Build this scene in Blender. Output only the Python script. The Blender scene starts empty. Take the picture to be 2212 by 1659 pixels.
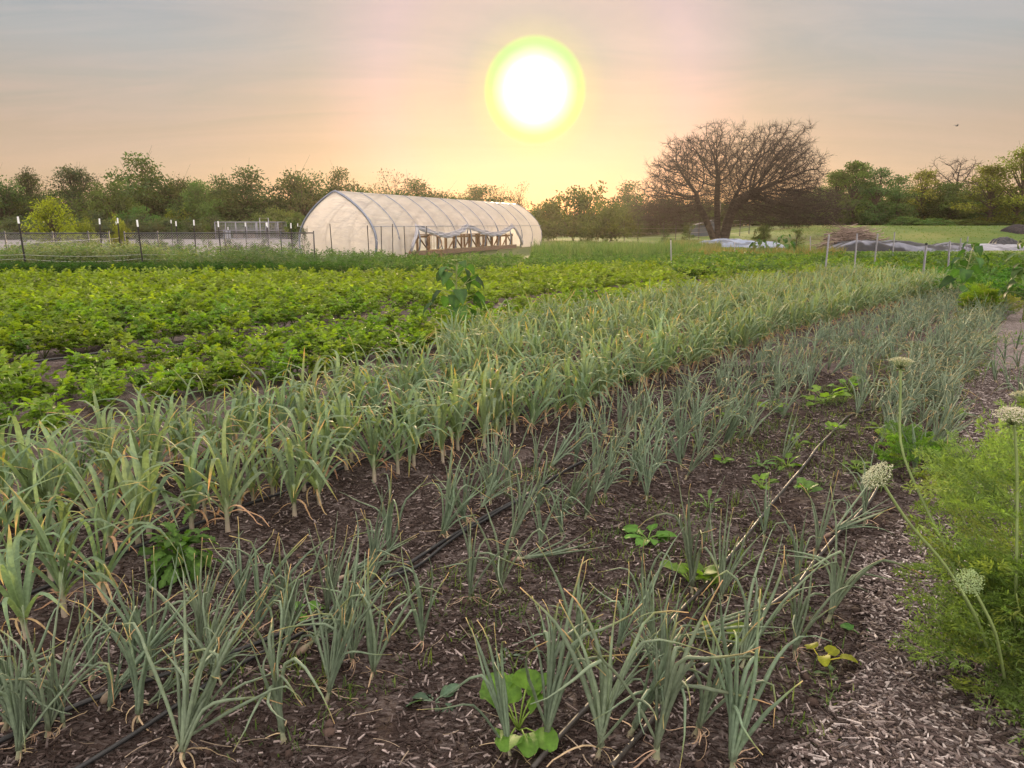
import bpy, math, random
import numpy as np
from mathutils import Vector, Matrix, Euler

# ------------------------------------------------------------------ camera, sky, sun, exposure
S = bpy.context.scene
COL = S.collection
R = math.radians
FPX, CX, CY, HOR, CAMH = 1661.0, 1106.0, 829.5, 485.0, 1.5
PITCH = math.atan((CY - HOR) / FPX)
cd = bpy.data.cameras.new('camera')
cam = bpy.data.objects.new('camera', cd)
COL.objects.link(cam)
cam.location = (0, 0, CAMH)
cam.rotation_euler = (math.pi / 2 - PITCH, 0, 0)
cd.sensor_width = 36
cd.lens = FPX / 2212 * 36
cd.clip_start, cd.clip_end = 0.05, 3000
S.camera = cam
S.view_settings.view_transform = 'Standard'
S.view_settings.look = 'None'
S.view_settings.exposure = 0.0
S.cycles.use_denoising = True
S.cycles.max_bounces = 8
S.cycles.diffuse_bounces = 3
S.cycles.glossy_bounces = 2
S.cycles.transmission_bounces = 4
S.cycles.transparent_max_bounces = 12
S.cycles.volume_bounces = 0
S.cycles.use_adaptive_sampling = True
S.cycles.adaptive_threshold = 0.02
S.cycles.sample_clamp_indirect = 4

def ray(px, py):
    """direction through a point of the 2212 x 1659 picture"""
    a, b = (px - CX) / FPX, (py - CY) / FPX
    return np.array([a, math.cos(PITCH) - b * math.sin(PITCH), -math.sin(PITCH) - b * math.cos(PITCH)])
def at(px, py, z=0.0):
    d = ray(px, py); t = (z - CAMH) / d[2]
    return np.array([d[0] * t, d[1] * t, z])
def aty(px, py, y):
    d = ray(px, py); t = y / d[1]
    return np.array([d[0] * t, y, CAMH + d[2] * t])
def proj(p):
    p = np.atleast_2d(p); c, s = math.cos(PITCH), math.sin(PITCH)
    z = p[:, 2] - CAMH
    dep = p[:, 1] * c - z * s
    up = p[:, 1] * s + z * c
    dep = np.where(dep < .05, .05, dep)
    return CX + FPX * p[:, 0] / dep, CY - FPX * up / dep, dep

sd = ray(1155, 195); sd = sd / np.linalg.norm(sd)
SUN_EL = math.asin(sd[2]); SUN_AZ = math.atan2(sd[0], sd[1])

W = bpy.data.worlds.new('World'); S.world = W; W.use_nodes = True
class NT:
    def __init__(s, tree): s.t = tree; s.n = tree.nodes; s.l = tree.links
    def new(s, typ, **kw):
        n = s.n.new(typ)
        for k, v in kw.items(): setattr(n, k, v)
        return n
    def set(s, sock, v):
        if isinstance(v, bpy.types.NodeSocket): s.l.new(v, sock)
        elif v is not None:
            if isinstance(v, (tuple, list)) and len(v) == 3 and sock.type == 'RGBA': v = (*v, 1)
            sock.default_value = v
    def m(s, op, a, b=None, c=None, clamp=False):
        n = s.new('ShaderNodeMath', operation=op, use_clamp=clamp)
        for i, v in enumerate((a, b, c)):
            if v is not None: s.set(n.inputs[i], v)
        return n.outputs[0]
    def vm(s, op, a, b=None):
        n = s.new('ShaderNodeVectorMath', operation=op)
        s.set(n.inputs[0], a)
        if b is not None: s.set(n.inputs[1], b)
        return n.outputs['Value'] if op in ('DOT_PRODUCT', 'LENGTH') else n.outputs[0]
    def mix(s, f, a, b, bt='MIX'):
        n = s.new('ShaderNodeMix', data_type='RGBA', blend_type=bt)
        s.set(n.inputs[0], f); s.set(n.inputs[6], a); s.set(n.inputs[7], b)
        return n.outputs[2]
    def ramp(s, f, pts, mode='LINEAR'):
        n = s.new('ShaderNodeValToRGB'); r = n.color_ramp; r.interpolation = mode
        while len(r.elements) < len(pts): r.elements.new(0.5)
        for e, (p, c) in zip(r.elements, pts):
            e.position = p; e.color = (*c, 1) if isinstance(c, (tuple, list)) else (c, c, c, 1)
        s.set(n.inputs[0], f)
        return n.outputs[0]
    def noise(s, vec, scale, detail=4, rough=.55, dist=0):
        n = s.new('ShaderNodeTexNoise')
        if vec is not None: s.set(n.inputs['Vector'], vec)
        n.inputs['Scale'].default_value = scale; n.inputs['Detail'].default_value = detail
        n.inputs['Roughness'].default_value = rough; n.inputs['Distortion'].default_value = dist
        return n.outputs[0]

def build_world():
    t = NT(W.node_tree); t.n.clear()
    out = t.new('ShaderNodeOutputWorld')
    sky = t.new('ShaderNodeTexSky', sky_type='NISHITA')
    sky.sun_disc = False; sky.sun_elevation = SUN_EL; sky.sun_rotation = SUN_AZ
    sky.air_density = 1.0; sky.dust_density = 0.2; sky.ozone_density = 1.5
    d = t.vm('NORMALIZE', t.new('ShaderNodeTexCoord').outputs['Generated'])
    sep = t.new('ShaderNodeSeparateXYZ'); t.l.new(d, sep.inputs[0])
    z = sep.outputs[2]
    cosang = t.vm('DOT_PRODUCT', d, tuple(sd))
    ang = t.m('MULTIPLY', t.m('ARCCOSINE', t.m('MINIMUM', cosang, 0.999999)), 180 / math.pi)
    # high thin cloud over a hazy evening sky
    zz = t.m('ADD', t.m('MAXIMUM', z, 0.0), 0.13)
    cmb = t.new('ShaderNodeCombineXYZ')
    t.set(cmb.inputs[0], t.m('MULTIPLY', t.m('DIVIDE', sep.outputs[0], zz), .55)); t.set(cmb.inputs[1], t.m('MULTIPLY', t.m('DIVIDE', sep.outputs[1], zz), 1.7)); cmb.inputs[2].default_value = 3.1
    n1 = t.noise(cmb.outputs[0], 1.5, 8, .6, 1.2)
    n2 = t.noise(cmb.outputs[0], 0.5, 3, .5, .5)
    base = t.ramp(z, SKY_RAMP)
    warm = t.ramp(t.m('ABSOLUTE', z), SKY_RAMP2)
    cl = t.ramp(t.m('ADD', t.m('MULTIPLY', n1, .62), t.m('MULTIPLY', n2, .38)), [(.44, 0.0), (.62, 1.0)])
    c = t.mix(t.m('MULTIPLY', cl, .7), base, warm)
    nish = t.mix(1.0, sky.outputs[0], tuple(NISH * k for k in TINT), 'MULTIPLY')
    c = t.mix(1.0, c, nish, 'ADD')
    c = t.mix(1.0, c, t.ramp(t.m('DIVIDE', ang, 40.0), SUN_FILTER), 'MULTIPLY')
    c = t.mix(1.0, c, t.ramp(t.m('DIVIDE', ang, 40.0), SUN_GLOW), 'ADD')
    c = t.mix(1.0, c, t.ramp(t.m('DIVIDE', ang, 10.0), CORE_RAMP), 'ADD')
    # added fill light: sky brightened overhead and behind the camera
    back = t.ramp(t.m('MULTIPLY_ADD', sep.outputs[1], -.5, .5), [(.35, 0.0), (.8, 1.0)])
    over = t.m('MAXIMUM', back, t.ramp(z, [(.35, 0.0), (.8, 1.0)]))
    c = t.mix(over, c, FILL_SKY)
    b2 = t.new('ShaderNodeBackground'); t.l.new(c, b2.inputs[0]); b2.inputs[1].default_value = 1.0
    t.l.new(b2.outputs[0], out.inputs[0])
TINT = (.75, .60, .50)
NISH = 0.05
SKY_RAMP = [(0.0, (.36, .225, .17)), (.08, (.39, .255, .20)), (.105, (.39, .26, .195)), (.15, (.345, .285, .24)), (.20, (.285, .295, .30)), (.30, (.255, .28, .325)), (1.0, (.24, .28, .36))]
SKY_RAMP2 = [(0.0, (.39, .24, .18)), (.10, (.46, .295, .235)), (.15, (.46, .325, .27)), (.20, (.41, .365, .35)), (.30, (.41, .385, .39)), (1.0, (.38, .38, .42))]
SUN_FILTER = [(0.0, (1, 1, .9)), (.052, (1, 1.25, .85)), (.070, (.88, 1.6, .66)), (.081, (.95, 1.6, .62)), (.0855, (1.1, 1.4, .70)), (.090, (1.08, 1.06, .82)), (.125, (1.02, .97, .90)), (.16, (1.04, .96, .94)), (.25, (1.0, .95, .98)), (.375, (.95, .97, .92)), (.62, (1, 1, 1))]
SUN_GLOW = [(0.0, (0, 0, 0)), (.13, (.02, .01, 0)), (.20, (.14, .06, .01)), (.27, (.20, .07, .05)), (.40, (.07, .015, 0)), (.62, (0, 0, 0))]
CORE_RAMP = [(0.0, (9, 9, 8)), (.13, (3, 3, 2.8)), (.18, (1.2, 1.1, 1.0)), (.235, (.38, .4, .35)), (.30, (.02, .12, .02)), (.34, (0, 0, 0))]
FILL_SKY = (2.95, 2.65, 2.4)
build_world()

ld = bpy.data.lights.new('sun', 'SUN'); ld.energy = 5.0; ld.angle = R(0.5); ld.color = (1.0, .74, .45)
sun = bpy.data.objects.new('sun', ld); COL.objects.link(sun)
sun.rotation_euler = Vector(sd).to_track_quat('Z', 'Y').to_euler()

# ------------------------------------------------------------------ helpers
rng = np.random.default_rng(11)
def U_(a, b, n=None): return rng.uniform(a, b, n)
class G:
    """collects vertices, faces and a colour per vertex; build() links ONE mesh object"""
    def __init__(s): s.v = []; s.c = []; s.f = []; s.n = 0
    def add(s, v, f, c):
        v = np.asarray(v, float).reshape(-1, 3); c = np.asarray(c, float)
        c = np.broadcast_to(c, (len(v), 3)) if c.ndim == 1 else c.reshape(-1, 3)
        s.v.append(v); s.c.append(c)
        for a in (f if isinstance(f, list) else [f]):
            s.f.append(np.asarray(a, int) + s.n)
        s.n += len(v); return s
    def merge(s, g, M=None, off=(0, 0, 0), tint=1.0):
        for i, v in enumerate(g.v):
            w = v if M is None else v @ np.asarray(M).T
            s.v.append(w + np.asarray(off)); s.c.append(g.c[i] * tint)
        for a in g.f: s.f.append(a + s.n)
        s.n += g.n
    def mesh(s, name, smooth=True):
        me = bpy.data.meshes.new(name)
        v = np.concatenate(s.v); c = np.concatenate(s.c)
        loops = np.concatenate([a.ravel() for a in s.f]); sizes = np.concatenate([np.full(len(a), a.shape[1]) for a in s.f])
        me.vertices.add(len(v)); me.vertices.foreach_set('co', v.ravel().astype(np.float32))
        me.loops.add(len(loops)); me.loops.foreach_set('vertex_index', loops.astype(np.int32))
        me.polygons.add(len(sizes)); st = np.concatenate([[0], np.cumsum(sizes)[:-1]])
        me.polygons.foreach_set('loop_start', st.astype(np.int32)); me.polygons.foreach_set('loop_total', sizes.astype(np.int32))
        at_ = me.attributes.new('Col', 'FLOAT_COLOR', 'POINT')
        at_.data.foreach_set('color', np.column_stack([c, np.ones(len(c))]).ravel().astype(np.float32))
        me.polygons.foreach_set('use_smooth', np.full(len(sizes), smooth))
        me.update(calc_edges=True); me.validate()
        return me
    def build(s, name, mat, parent=None, smooth=True, loc=None):
        me = s.mesh(name, smooth); me.materials.append(mat)
        return link(name, me, parent, loc)
def link(name, me, parent=None, loc=None):
    o = bpy.data.objects.new(name, me); COL.objects.link(o)
    if parent is not None: o.parent = parent
    if loc is not None: o.location = loc
    return o
def tag(o, label=None, cat=None, group=None, kind=None):
    for k, v in (('label', label), ('category', cat), ('group', group), ('kind', kind)):
        if v: o[k] = v
    return o
def thing(name, label, cat, loc=(0, 0, 0), rz=0, group=None):
    o = bpy.data.objects.new(name, None); COL.objects.link(o); o.empty_display_size = .1
    o.location = loc; o.rotation_euler = (0, 0, rz)
    return tag(o, label, cat, group)
def dup(root, loc, rot=(0, 0, 0), sc=1.0, label=None, group=None, base=None):
    r = root.copy(); COL.objects.link(r); r.location = loc; r.rotation_euler = rot
    r.scale = sc if isinstance(sc, tuple) else (sc, sc, sc)
    if label: r['label'] = label
    if group: r['group'] = group
    for ch in root.children:
        c = ch.copy(); COL.objects.link(c); c.parent = r
        for g in ch.children:
            d = g.copy(); COL.objects.link(d); d.parent = c
    return r
def norm(v): return v / np.maximum(np.linalg.norm(v, axis=-1, keepdims=True), 1e-9)
def strips(n, S_, K, closed=False):
    """quads of n grids of S_ stations x K points"""
    i = np.arange(S_ - 1); j = np.arange(K if closed else K - 1)
    I, J = np.meshgrid(i, j, indexing='ij'); J2 = (J + 1) % K
    q = np.stack([I * K + J, I * K + J2, (I + 1) * K + J2, (I + 1) * K + J], -1).reshape(-1, 4)
    return (q[None] + (np.arange(n) * S_ * K)[:, None, None]).reshape(-1, 4)
def tubes(g, P, Rad, col, k=5):
    """P (n,S,3) centre lines, Rad (n,S) radii"""
    P = np.asarray(P, float)
    if P.ndim == 2: P = P[None]
    n, S_ = P.shape[:2]
    Rad = np.broadcast_to(np.asarray(Rad, float), (n, S_))
    T = norm(np.gradient(P, axis=1))
    ref = np.where(np.abs(T[:, :1, 2:3]) > .8, np.array([[[1., 0, 0]]]), np.array([[[0, 0, 1.]]]))
    A = norm(np.cross(T, np.broadcast_to(ref, T.shape))); B = np.cross(T, A)
    th = np.arange(k) * 2 * math.pi / k
    V = P[:, :, None] + Rad[:, :, None, None] * (A[:, :, None] * np.cos(th)[None, None, :, None] + B[:, :, None] * np.sin(th)[None, None, :, None])
    col = np.asarray(col, float)
    if col.ndim == 3: col = np.repeat(col[:, :, None], k, 2).reshape(-1, 3)
    fl = [strips(n, S_, k, True)]
    caps = np.arange(n)[:, None] * S_ * k + (S_ - 1) * k + np.arange(k)[None]
    fl.append(caps); fl.append((np.arange(n)[:, None] * S_ * k + np.arange(k)[None])[:, ::-1])
    g.add(V.reshape(-1, 3), fl, col)
def bar(g, a, b, w, h=None, col=(.3, .3, .3)):
    """square bar from a to b"""
    h = h or w
    a = np.asarray(a, float); b = np.asarray(b, float); t = norm(b - a)
    ref = np.array([1., 0, 0]) if abs(t[2]) > .8 else np.array([0, 0, 1.])
    s = norm(np.cross(t, ref)); u = np.cross(s, t)
    v = [p + s * x * w / 2 + u * y * h / 2 for p in (a, b) for x, y in ((-1, -1), (1, -1), (1, 1), (-1, 1))]
    g.add(v, np.array([[0, 1, 2, 3], [7, 6, 5, 4], [4, 5, 1, 0], [5, 6, 2, 1], [6, 7, 3, 2], [7, 4, 0, 3]]), col)
def leaflets(g, B, D, N, L, Wd, col, fold=.25, droop=.15):
    """many small six-cornered leaves folded on the midrib. B base, D direction, N face normal (n,3)"""
    n = len(B); D = norm(D); Sd = norm(np.cross(D, N)); Nn = np.cross(Sd, D)
    L = np.broadcast_to(L, n)[:, None]; Wd = np.broadcast_to(Wd, n)[:, None] * .5
    up = Nn * Wd * fold * 2
    p0 = B; tip = B + D * L - Nn * L * droop
    l1 = B + D * L * .30 + Sd * Wd + up; l2 = B + D * L * .68 + Sd * Wd * .8 + up * .8 - Nn * L * droop * .4
    r1 = B + D * L * .30 - Sd * Wd + up; r2 = B + D * L * .68 - Sd * Wd * .8 + up * .8 - Nn * L * droop * .4
    V = np.stack([p0, l1, l2, tip, r2, r1], 1)
    q = np.array([[0, 3, 2, 1], [0, 5, 4, 3]])
    F = (q[None] + (np.arange(n) * 6)[:, None, None]).reshape(-1, 4)
    col = np.asarray(col, float)
    if col.ndim == 2: col = np.repeat(col, 6, 0)
    g.add(V.reshape(-1, 3), F, col)
def blade_path(base, az, th, L):
    """base (n,3), az (n,S) azimuth, th (n,S) angle from vertical, L (n,) -> points, side, normal"""
    n, S_ = th.shape
    d = np.stack([np.sin(th) * np.cos(az), np.sin(th) * np.sin(az), np.cos(th)], -1)
    step = d * (np.asarray(L)[:, None, None] / (S_ - 1))
    P = base[:, None] + np.concatenate([np.zeros((n, 1, 3)), np.cumsum(step[:, :-1], 1)], 1)
    side = np.stack([-np.sin(az), np.cos(az), np.zeros_like(az)], -1)
    return P, side, np.cross(d, side) * -1
def ribbon(g, P, side, nrm, w, fold, col):
    """folded strap leaves, three points across; w (n,S)"""
    n, S_ = P.shape[:2]
    a = P + side * w[..., None] + nrm * (w * fold)[..., None]
    b = P - side * w[..., None] + nrm * (w * fold)[..., None]
    V = np.stack([a, P, b], 2)
    g.add(V.reshape(-1, 3), strips(n, S_, 3), np.repeat(col[:, :, None], 3, 2).reshape(-1, 3))
def lerp(a, b, t): return np.asarray(a) + (np.asarray(b) - np.asarray(a)) * t
def vnoise(x, y, seed=0):
    """smooth value noise for terrain and scatter"""
    def h(i, j):
        q = np.sin(i * 127.1 + j * 311.7 + seed * 74.7) * 43758.5453
        return q - np.floor(q)
    i, j = np.floor(x), np.floor(y); fx, fy = x - i, y - j
    fx = fx * fx * (3 - 2 * fx); fy = fy * fy * (3 - 2 * fy)
    return (h(i, j) * (1 - fx) + h(i + 1, j) * fx) * (1 - fy) + (h(i, j + 1) * (1 - fx) + h(i + 1, j + 1) * fx) * fy
def fbm(x, y, seed=0, o=4):
    r = 0; a = .5
    for k in range(o): r = r + a * vnoise(x, y, seed + k); x, y, a = x * 2.1, y * 2.1, a * .5
    return r

# ------------------------------------------------------------------ materials
def mat_leaf(name, trans=.4, tcol=(1.25, 1.15, .55), rough=.5, spec=.35, vary=.12, hue=.02):
    m = bpy.data.materials.new(name); m.use_nodes = True; t = NT(m.node_tree); t.n.clear()
    out = t.new('ShaderNodeOutputMaterial')
    a = t.new('ShaderNodeAttribute', attribute_name='Col').outputs['Color']
    oi = t.new('ShaderNodeObjectInfo').outputs['Random']
    hs = t.new('ShaderNodeHueSaturation')
    t.set(hs.inputs['Hue'], t.m('MULTIPLY_ADD', oi, 2 * hue, .5 - hue)); t.set(hs.inputs['Value'], t.m('MULTIPLY_ADD', t.m('FRACT', t.m('MULTIPLY', oi, 7.3)), 2 * vary, 1 - vary))
    t.set(hs.inputs['Color'], a)
    nz = t.noise(t.new('ShaderNodeTexCoord').outputs['Object'], 60, 3)
    c = t.mix(1.0, hs.outputs[0], t.ramp(nz, [(.3, .78), (.7, 1.18)]), 'MULTIPLY')
    p = t.new('ShaderNodeBsdfPrincipled'); t.set(p.inputs['Base Color'], c)
    p.inputs['Roughness'].default_value = rough; p.inputs['Specular IOR Level'].default_value = spec
    tr = t.new('ShaderNodeBsdfTranslucent'); t.set(tr.inputs[0], t.mix(1.0, c, tcol, 'MULTIPLY'))
    mx = t.new('ShaderNodeMixShader'); mx.inputs[0].default_value = trans
    t.l.new(p.outputs[0], mx.inputs[1]); t.l.new(tr.outputs[0], mx.inputs[2]); t.l.new(mx.outputs[0], out.inputs[0])
    return m
def mat_col(name, rough=.7, spec=.3, metal=0, nscale=25, namp=.2, bump=0, bscale=60):
    m = bpy.data.materials.new(name); m.use_nodes = True; t = NT(m.node_tree)
    p = t.n['Principled BSDF']
    a = t.new('ShaderNodeAttribute', attribute_name='Col').outputs['Color']
    co = t.new('ShaderNodeTexCoord').outputs['Object']
    c = t.mix(1.0, a, t.ramp(t.noise(co, nscale, 4), [(.3, 1 - namp), (.7, 1 + namp)]), 'MULTIPLY')
    t.set(p.inputs['Base Color'], c)
    p.inputs['Roughness'].default_value = rough; p.inputs['Specular IOR Level'].default_value = spec; p.inputs['Metallic'].default_value = metal
    if bump:
        b = t.new('ShaderNodeBump'); b.inputs['Strength'].default_value = bump; b.inputs['Distance'].default_value = .01
        t.set(b.inputs['Height'], t.noise(co, bscale, 4)); t.l.new(b.outputs[0], p.inputs['Normal'])
    return m
M_LEEK = mat_leaf('leek_leaf', .42, (1.25, 1.2, .5), .6, .15, .12)
M_ONION = mat_leaf('onion_leaf', .36, (1.3, 1.2, .5), .55, .22, .14)
M_POT = mat_leaf('potato_leaf', .52, (1.25, 1.35, .4), .55, .2, .12)
M_WEED = mat_leaf('weed_leaf', .5, (1.2, 1.3, .45), .55, .2, .1)
M_TREE = mat_leaf('tree_leaf', .42, (1.15, 1.25, .45), .6, .2, .18, .025)
M_DRY = mat_leaf('dry_leaf', .3, (1.3, 1.0, .6), .7, .2, .1)
M_BARK = mat_col('bark', .9, .1, 0, 6, .3, .5, 14)
M_STEM = mat_col('green_stem', .55, .3, 0, 30, .15)
M_WOOD = mat_col('old_wood', .8, .2, 0, 12, .3, .3, 40)
M_CHIP = mat_col('wood_chip', .85, .15, 0, 80, .25)
M_METAL = mat_col('galvanised_steel', .4, .5, .7, 20, .12)
M_DARKM = mat_col('painted_steel', .5, .4, 0, 20, .2)
M_WHITE = mat_col('white_paint', .5, .4, 0, 20, .08)
M_HOSE = mat_col('black_hose', .5, .4, 0, 40, .25)
# ------------------------------------------------------------------ terrain, soil, path, lot, lawn
HEAD = R(33.7)
UD = np.array([math.sin(HEAD), math.cos(HEAD)]); VD = np.array([math.cos(HEAD), -math.sin(HEAD)])
def rowpos(u, v0):
    """u metres along the crop rows, v0 metres across them (negative = left); the beds swing right far down the rows"""
    u = np.asarray(u, float); v0 = np.asarray(v0, float)
    bend = .06 * ((u - 8) + np.sqrt((u - 8) ** 2 + 6)) * np.clip(-v0 / 3, 0, 1)
    v = v0 + bend
    return u * UD[0] + v * VD[0], u * UD[1] + v * VD[1]
def uv(x, y): return x * UD[0] + y * UD[1], x * VD[0] + y * VD[1]
def sstep(a, b, x):
    t = np.clip((x - a) / (b - a), 0, 1); return t * t * (3 - 2 * t)
def terrain(x, y):
    x = np.asarray(x, float); y = np.asarray(y, float)
    return 1.42 * sstep(50, 74, y + .15 * (x - 30)) * sstep(16, 34, x) + .12 * (vnoise(x * .08, y * .08, 3) - .5) * sstep(30, 60, y)
def soil_h(x, y):
    u, v = uv(x, y)
    bed = .03 * np.cos((v + 2.05) * 2 * math.pi / 1.1) * sstep(-.2, -.6, v)
    clod = (fbm(x * 6, y * 6, 5, 3) - .44) * .075
    onpath = sstep(-.5, -.2, v)
    return bed * .6 + clod * (1 - .75 * onpath)
def sheet(name, xs, ys, zf, mat, label=None, kind='structure', parent=None):
    X, Y = np.meshgrid(xs, ys, indexing='ij'); Z = zf(X, Y)
    g = G(); g.add(np.stack([X, Y, Z], -1), strips(1, len(xs), len(ys))[:, ::-1], (.5, .5, .5))
    o = g.build(name, mat, parent)
    if kind: o['kind'] = kind
    if label: o['label'] = label
    return o
def ground_mat(name, cols, scale=.5, fine=30, bump=.4, rough=.95, chips=None):
    m = bpy.data.materials.new(name); m.use_nodes = True; t = NT(m.node_tree)
    p = t.n['Principled BSDF']; co = t.new('ShaderNodeTexCoord').outputs['Object']
    a = t.noise(co, scale, 6, .6, .4); b = t.noise(co, fine, 5, .65)
    c = t.ramp(t.m('ADD', t.m('MULTIPLY', a, .6), t.m('MULTIPLY', b, .4)), cols)
    if chips:
        v = t.new('ShaderNodeTexVoronoi', feature='F1'); mp = t.new('ShaderNodeMapping'); t.set(mp.inputs[0], co)
        mp.inputs['Rotation'].default_value = (0, 0, .5); mp.inputs['Scale'].default_value = (1, 2.6, 1)
        wob = t.vm('ADD', mp.outputs[0], t.vm('SCALE', t.noise(co, 9, 2)))
        t.set(v.inputs['Vector'], mp.outputs[0]); v.inputs['Scale'].default_value = chips[0]
        sp = t.new('ShaderNodeSeparateColor'); t.l.new(v.outputs['Color'], sp.inputs[0])
        cc = t.ramp(sp.outputs[0], chips[1])
        c = t.mix(t.ramp(t.noise(co, 2.2, 4), [(.35, chips[2]), (.65, chips[3])]), c, cc)
    t.set(p.inputs['Base Color'], c); p.inputs['Roughness'].default_value = rough; p.inputs['Specular IOR Level'].default_value = .15
    bm_ = t.new('ShaderNodeBump'); bm_.inputs['Strength'].default_value = bump; bm_.inputs['Distance'].default_value = .03
    t.set(bm_.inputs['Height'], b); t.l.new(bm_.outputs[0], p.inputs['Normal'])
    return m
CHIPR = [(0, (.035, .026, .024)), (.3, (.10, .075, .07)), (.6, (.17, .14, .135)), (1, (.30, .26, .25))]
SOILR = [(.3, (.018, .011, .009)), (.55, (.033, .021, .017)), (.75, (.06, .042, .036))]
M_SOIL = ground_mat('soil', SOILR, 1.3, 55, .7, .95, (60, CHIPR, .05, .5))
M_SOILF = ground_mat('field_soil', SOILR, 1.0, 30, .7, .95, (45, CHIPR, .1, .5))
M_PATH = ground_mat('chip_path', [(.3, (.07, .055, .052)), (.7, (.13, .108, .104))], 1.5, 60, .8, .9, (42, CHIPR, .6, .95))
M_GRND = ground_mat('rough_ground', [(.3, (.035, .05, .015)), (.5, (.07, .085, .03)), (.75, (.13, .11, .06))], .12, 4, .5)
M_LAWN = ground_mat('lawn', [(.38, (.035, .07, .013)), (.5, (.065, .10, .018)), (.62, (.12, .12, .032))], .1, 6, .6)
M_GRAV = ground_mat('gravel', [(.3, (.13, .12, .12)), (.7, (.22, .205, .205))], .25, 12, .5)

def pw(a, b, n, k=3):
    s = np.linspace(-1, 1, n); s = np.sign(s) * np.abs(s) ** k
    return (a + b) / 2 + s * (b - a) / 2
sheet('ground', pw(-230, 230, 121), np.concatenate([np.linspace(-40, -4, 8), np.linspace(0, 120, 61), np.linspace(128, 200, 12)]), lambda x, y: terrain(x, y) - .1, M_GRND)
sheet('field_soil', np.arange(-26, 23, .22), np.arange(-4, 31, .22), lambda x, y: np.where((x > -6.1) & (x < 5.6) & (y > .3) & (y < 9.6), -.08, -.02 + .05 * (fbm(x * 2, y * 2, 9, 3) - .45)), M_SOILF)
def near_z(x, y):
    e = np.minimum(np.minimum(x + 6.4, 5.9 - x), np.minimum(y - .2, 9.9 - y))
    return soil_h(x, y) - .09 * sstep(.35, 0, e)
sheet('soil_bed', np.arange(-6.4, 5.91, .025), np.arange(.2, 9.91, .025), near_z, M_SOIL)
us = np.arange(-1, 17, .06); vs = np.linspace(-.42, .95, 26)
UU, VV = np.meshgrid(us, vs, indexing='ij')
PX, PY = rowpos(UU, VV * (1 + .0 * UU) + .05 * np.sin(UU * 1.3))
g = G(); ew = np.minimum(VV + .42, .95 - VV)
g.add(np.stack([PX, PY, np.where(PY < 9.7, soil_h(PX, PY), 0.0) * sstep(9.9, 8.5, PY) + .012 - .06 * sstep(.12, 0, ew)], -1), strips(1, len(us), len(vs))[:, ::-1], (.5, .5, .5))
tag(g.build('path', M_PATH), None, None, None, 'structure')
sheet('gravel_lot', np.linspace(-75, -9, 40), np.linspace(41, 84, 30), lambda x, y: terrain(x, y) - .03 - .1 * sstep(1.0, 0, np.minimum(np.minimum(x + 75, -9 - x), np.minimum(y - 41, 84 - y))), M_GRAV)
sheet('lawn', np.linspace(3, 110, 108), np.linspace(31.5, 96, 80), lambda x, y: terrain(x, y) - .02 - .12 * sstep(1.5, 0, np.minimum(x - 3, y - 31.5)), M_LAWN)

def inview(x, y, z=0.3, mx=130, my=150):
    px, py, dep = proj(np.stack([x, y, np.broadcast_to(z, np.shape(x))], -1))
    return (px > -mx) & (px < 2212 + mx) & (py < 1659 + my) & (dep > .2)
def hz(x, y):
    """height of the soil under a plant"""
    x = np.asarray(x, float); y = np.asarray(y, float)
    near = (x > -6.1) & (x < 5.6) & (y > .5) & (y < 9.6)
    return np.where(near, soil_h(x, y), np.where(y < 31, 0.0, terrain(x, y)))

# ------------------------------------------------------------------ bark chips and straw on the soil (stuff)
def scatter_chips(name, n, region, lw, hh, cols, label, seed, lift=.004, dark=1.6):
    r = np.random.default_rng(seed)
    x, y = region(r, n); n = len(x)
    L = r.uniform(*lw[0], n) * r.choice([.5, .7, 1, 1, 1.3, 2.0], n); Wd = r.uniform(*lw[1], n); H = r.uniform(*hh, n)
    a = r.uniform(0, math.pi, n); til = r.normal(0, .13, n)
    ax = np.stack([np.cos(a), np.sin(a), til], -1); ax = norm(ax); sy = norm(np.stack([-np.sin(a), np.cos(a), r.normal(0, .2, n)], -1)); nz = np.cross(ax, sy)
    c = np.stack([x, y, soil_h(x, y) + H * .35 + lift], -1)
    V = []
    tp = r.uniform(.35, 1, (n, 1))
    for sx, sgy, sz in ((-1, -1, -1), (1, -1, -1), (1, 1, -1), (-1, 1, -1), (-1, -1, 1), (1, -1, 1), (1, 1, 1), (-1, 1, 1)):
        k = tp if sx > 0 else 1
        V.append(c + ax * (L[:, None] * sx / 2) + sy * (Wd[:, None] * sgy / 2) * k + nz * (H[:, None] * sz / 2))
    V = np.stack(V, 1)
    q = np.array([[4, 5, 6, 7], [0, 1, 5, 4], [1, 2, 6, 5], [2, 3, 7, 6], [3, 0, 4, 7]])
    F = (q[None] + (np.arange(n) * 8)[:, None, None]).reshape(-1, 4)
    k = r.random(n) ** dark
    cc = np.stack([np.interp(k, [0, .4, .75, 1], [q_[i] for q_ in cols]) for i in range(3)], -1) * r.uniform(.8, 1.2, (n, 1))
    g = G(); g.add(V.reshape(-1, 3), F, np.repeat(cc, 8, 0))
    o = g.build(name, M_CHIP, smooth=False); tag(o, label, None, None, 'stuff')
def reg_path(r, n):
    u = 1.0 + 8.5 * r.random(n) ** 1.9; v = r.uniform(-.42, 1.0, n)
    v = v + .08 * np.sin(u * 3)
    x, y = rowpos(u, v); k = inview(x, y, 0, 30, 60) & (vnoise(x * 1.7, y * 1.7, 25) * .6 + vnoise(x * 5, y * 5, 26) * .4 + sstep(-.3, .1, v) * .25 + r.normal(0, .1, n) > .36); return x[k], y[k]
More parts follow.
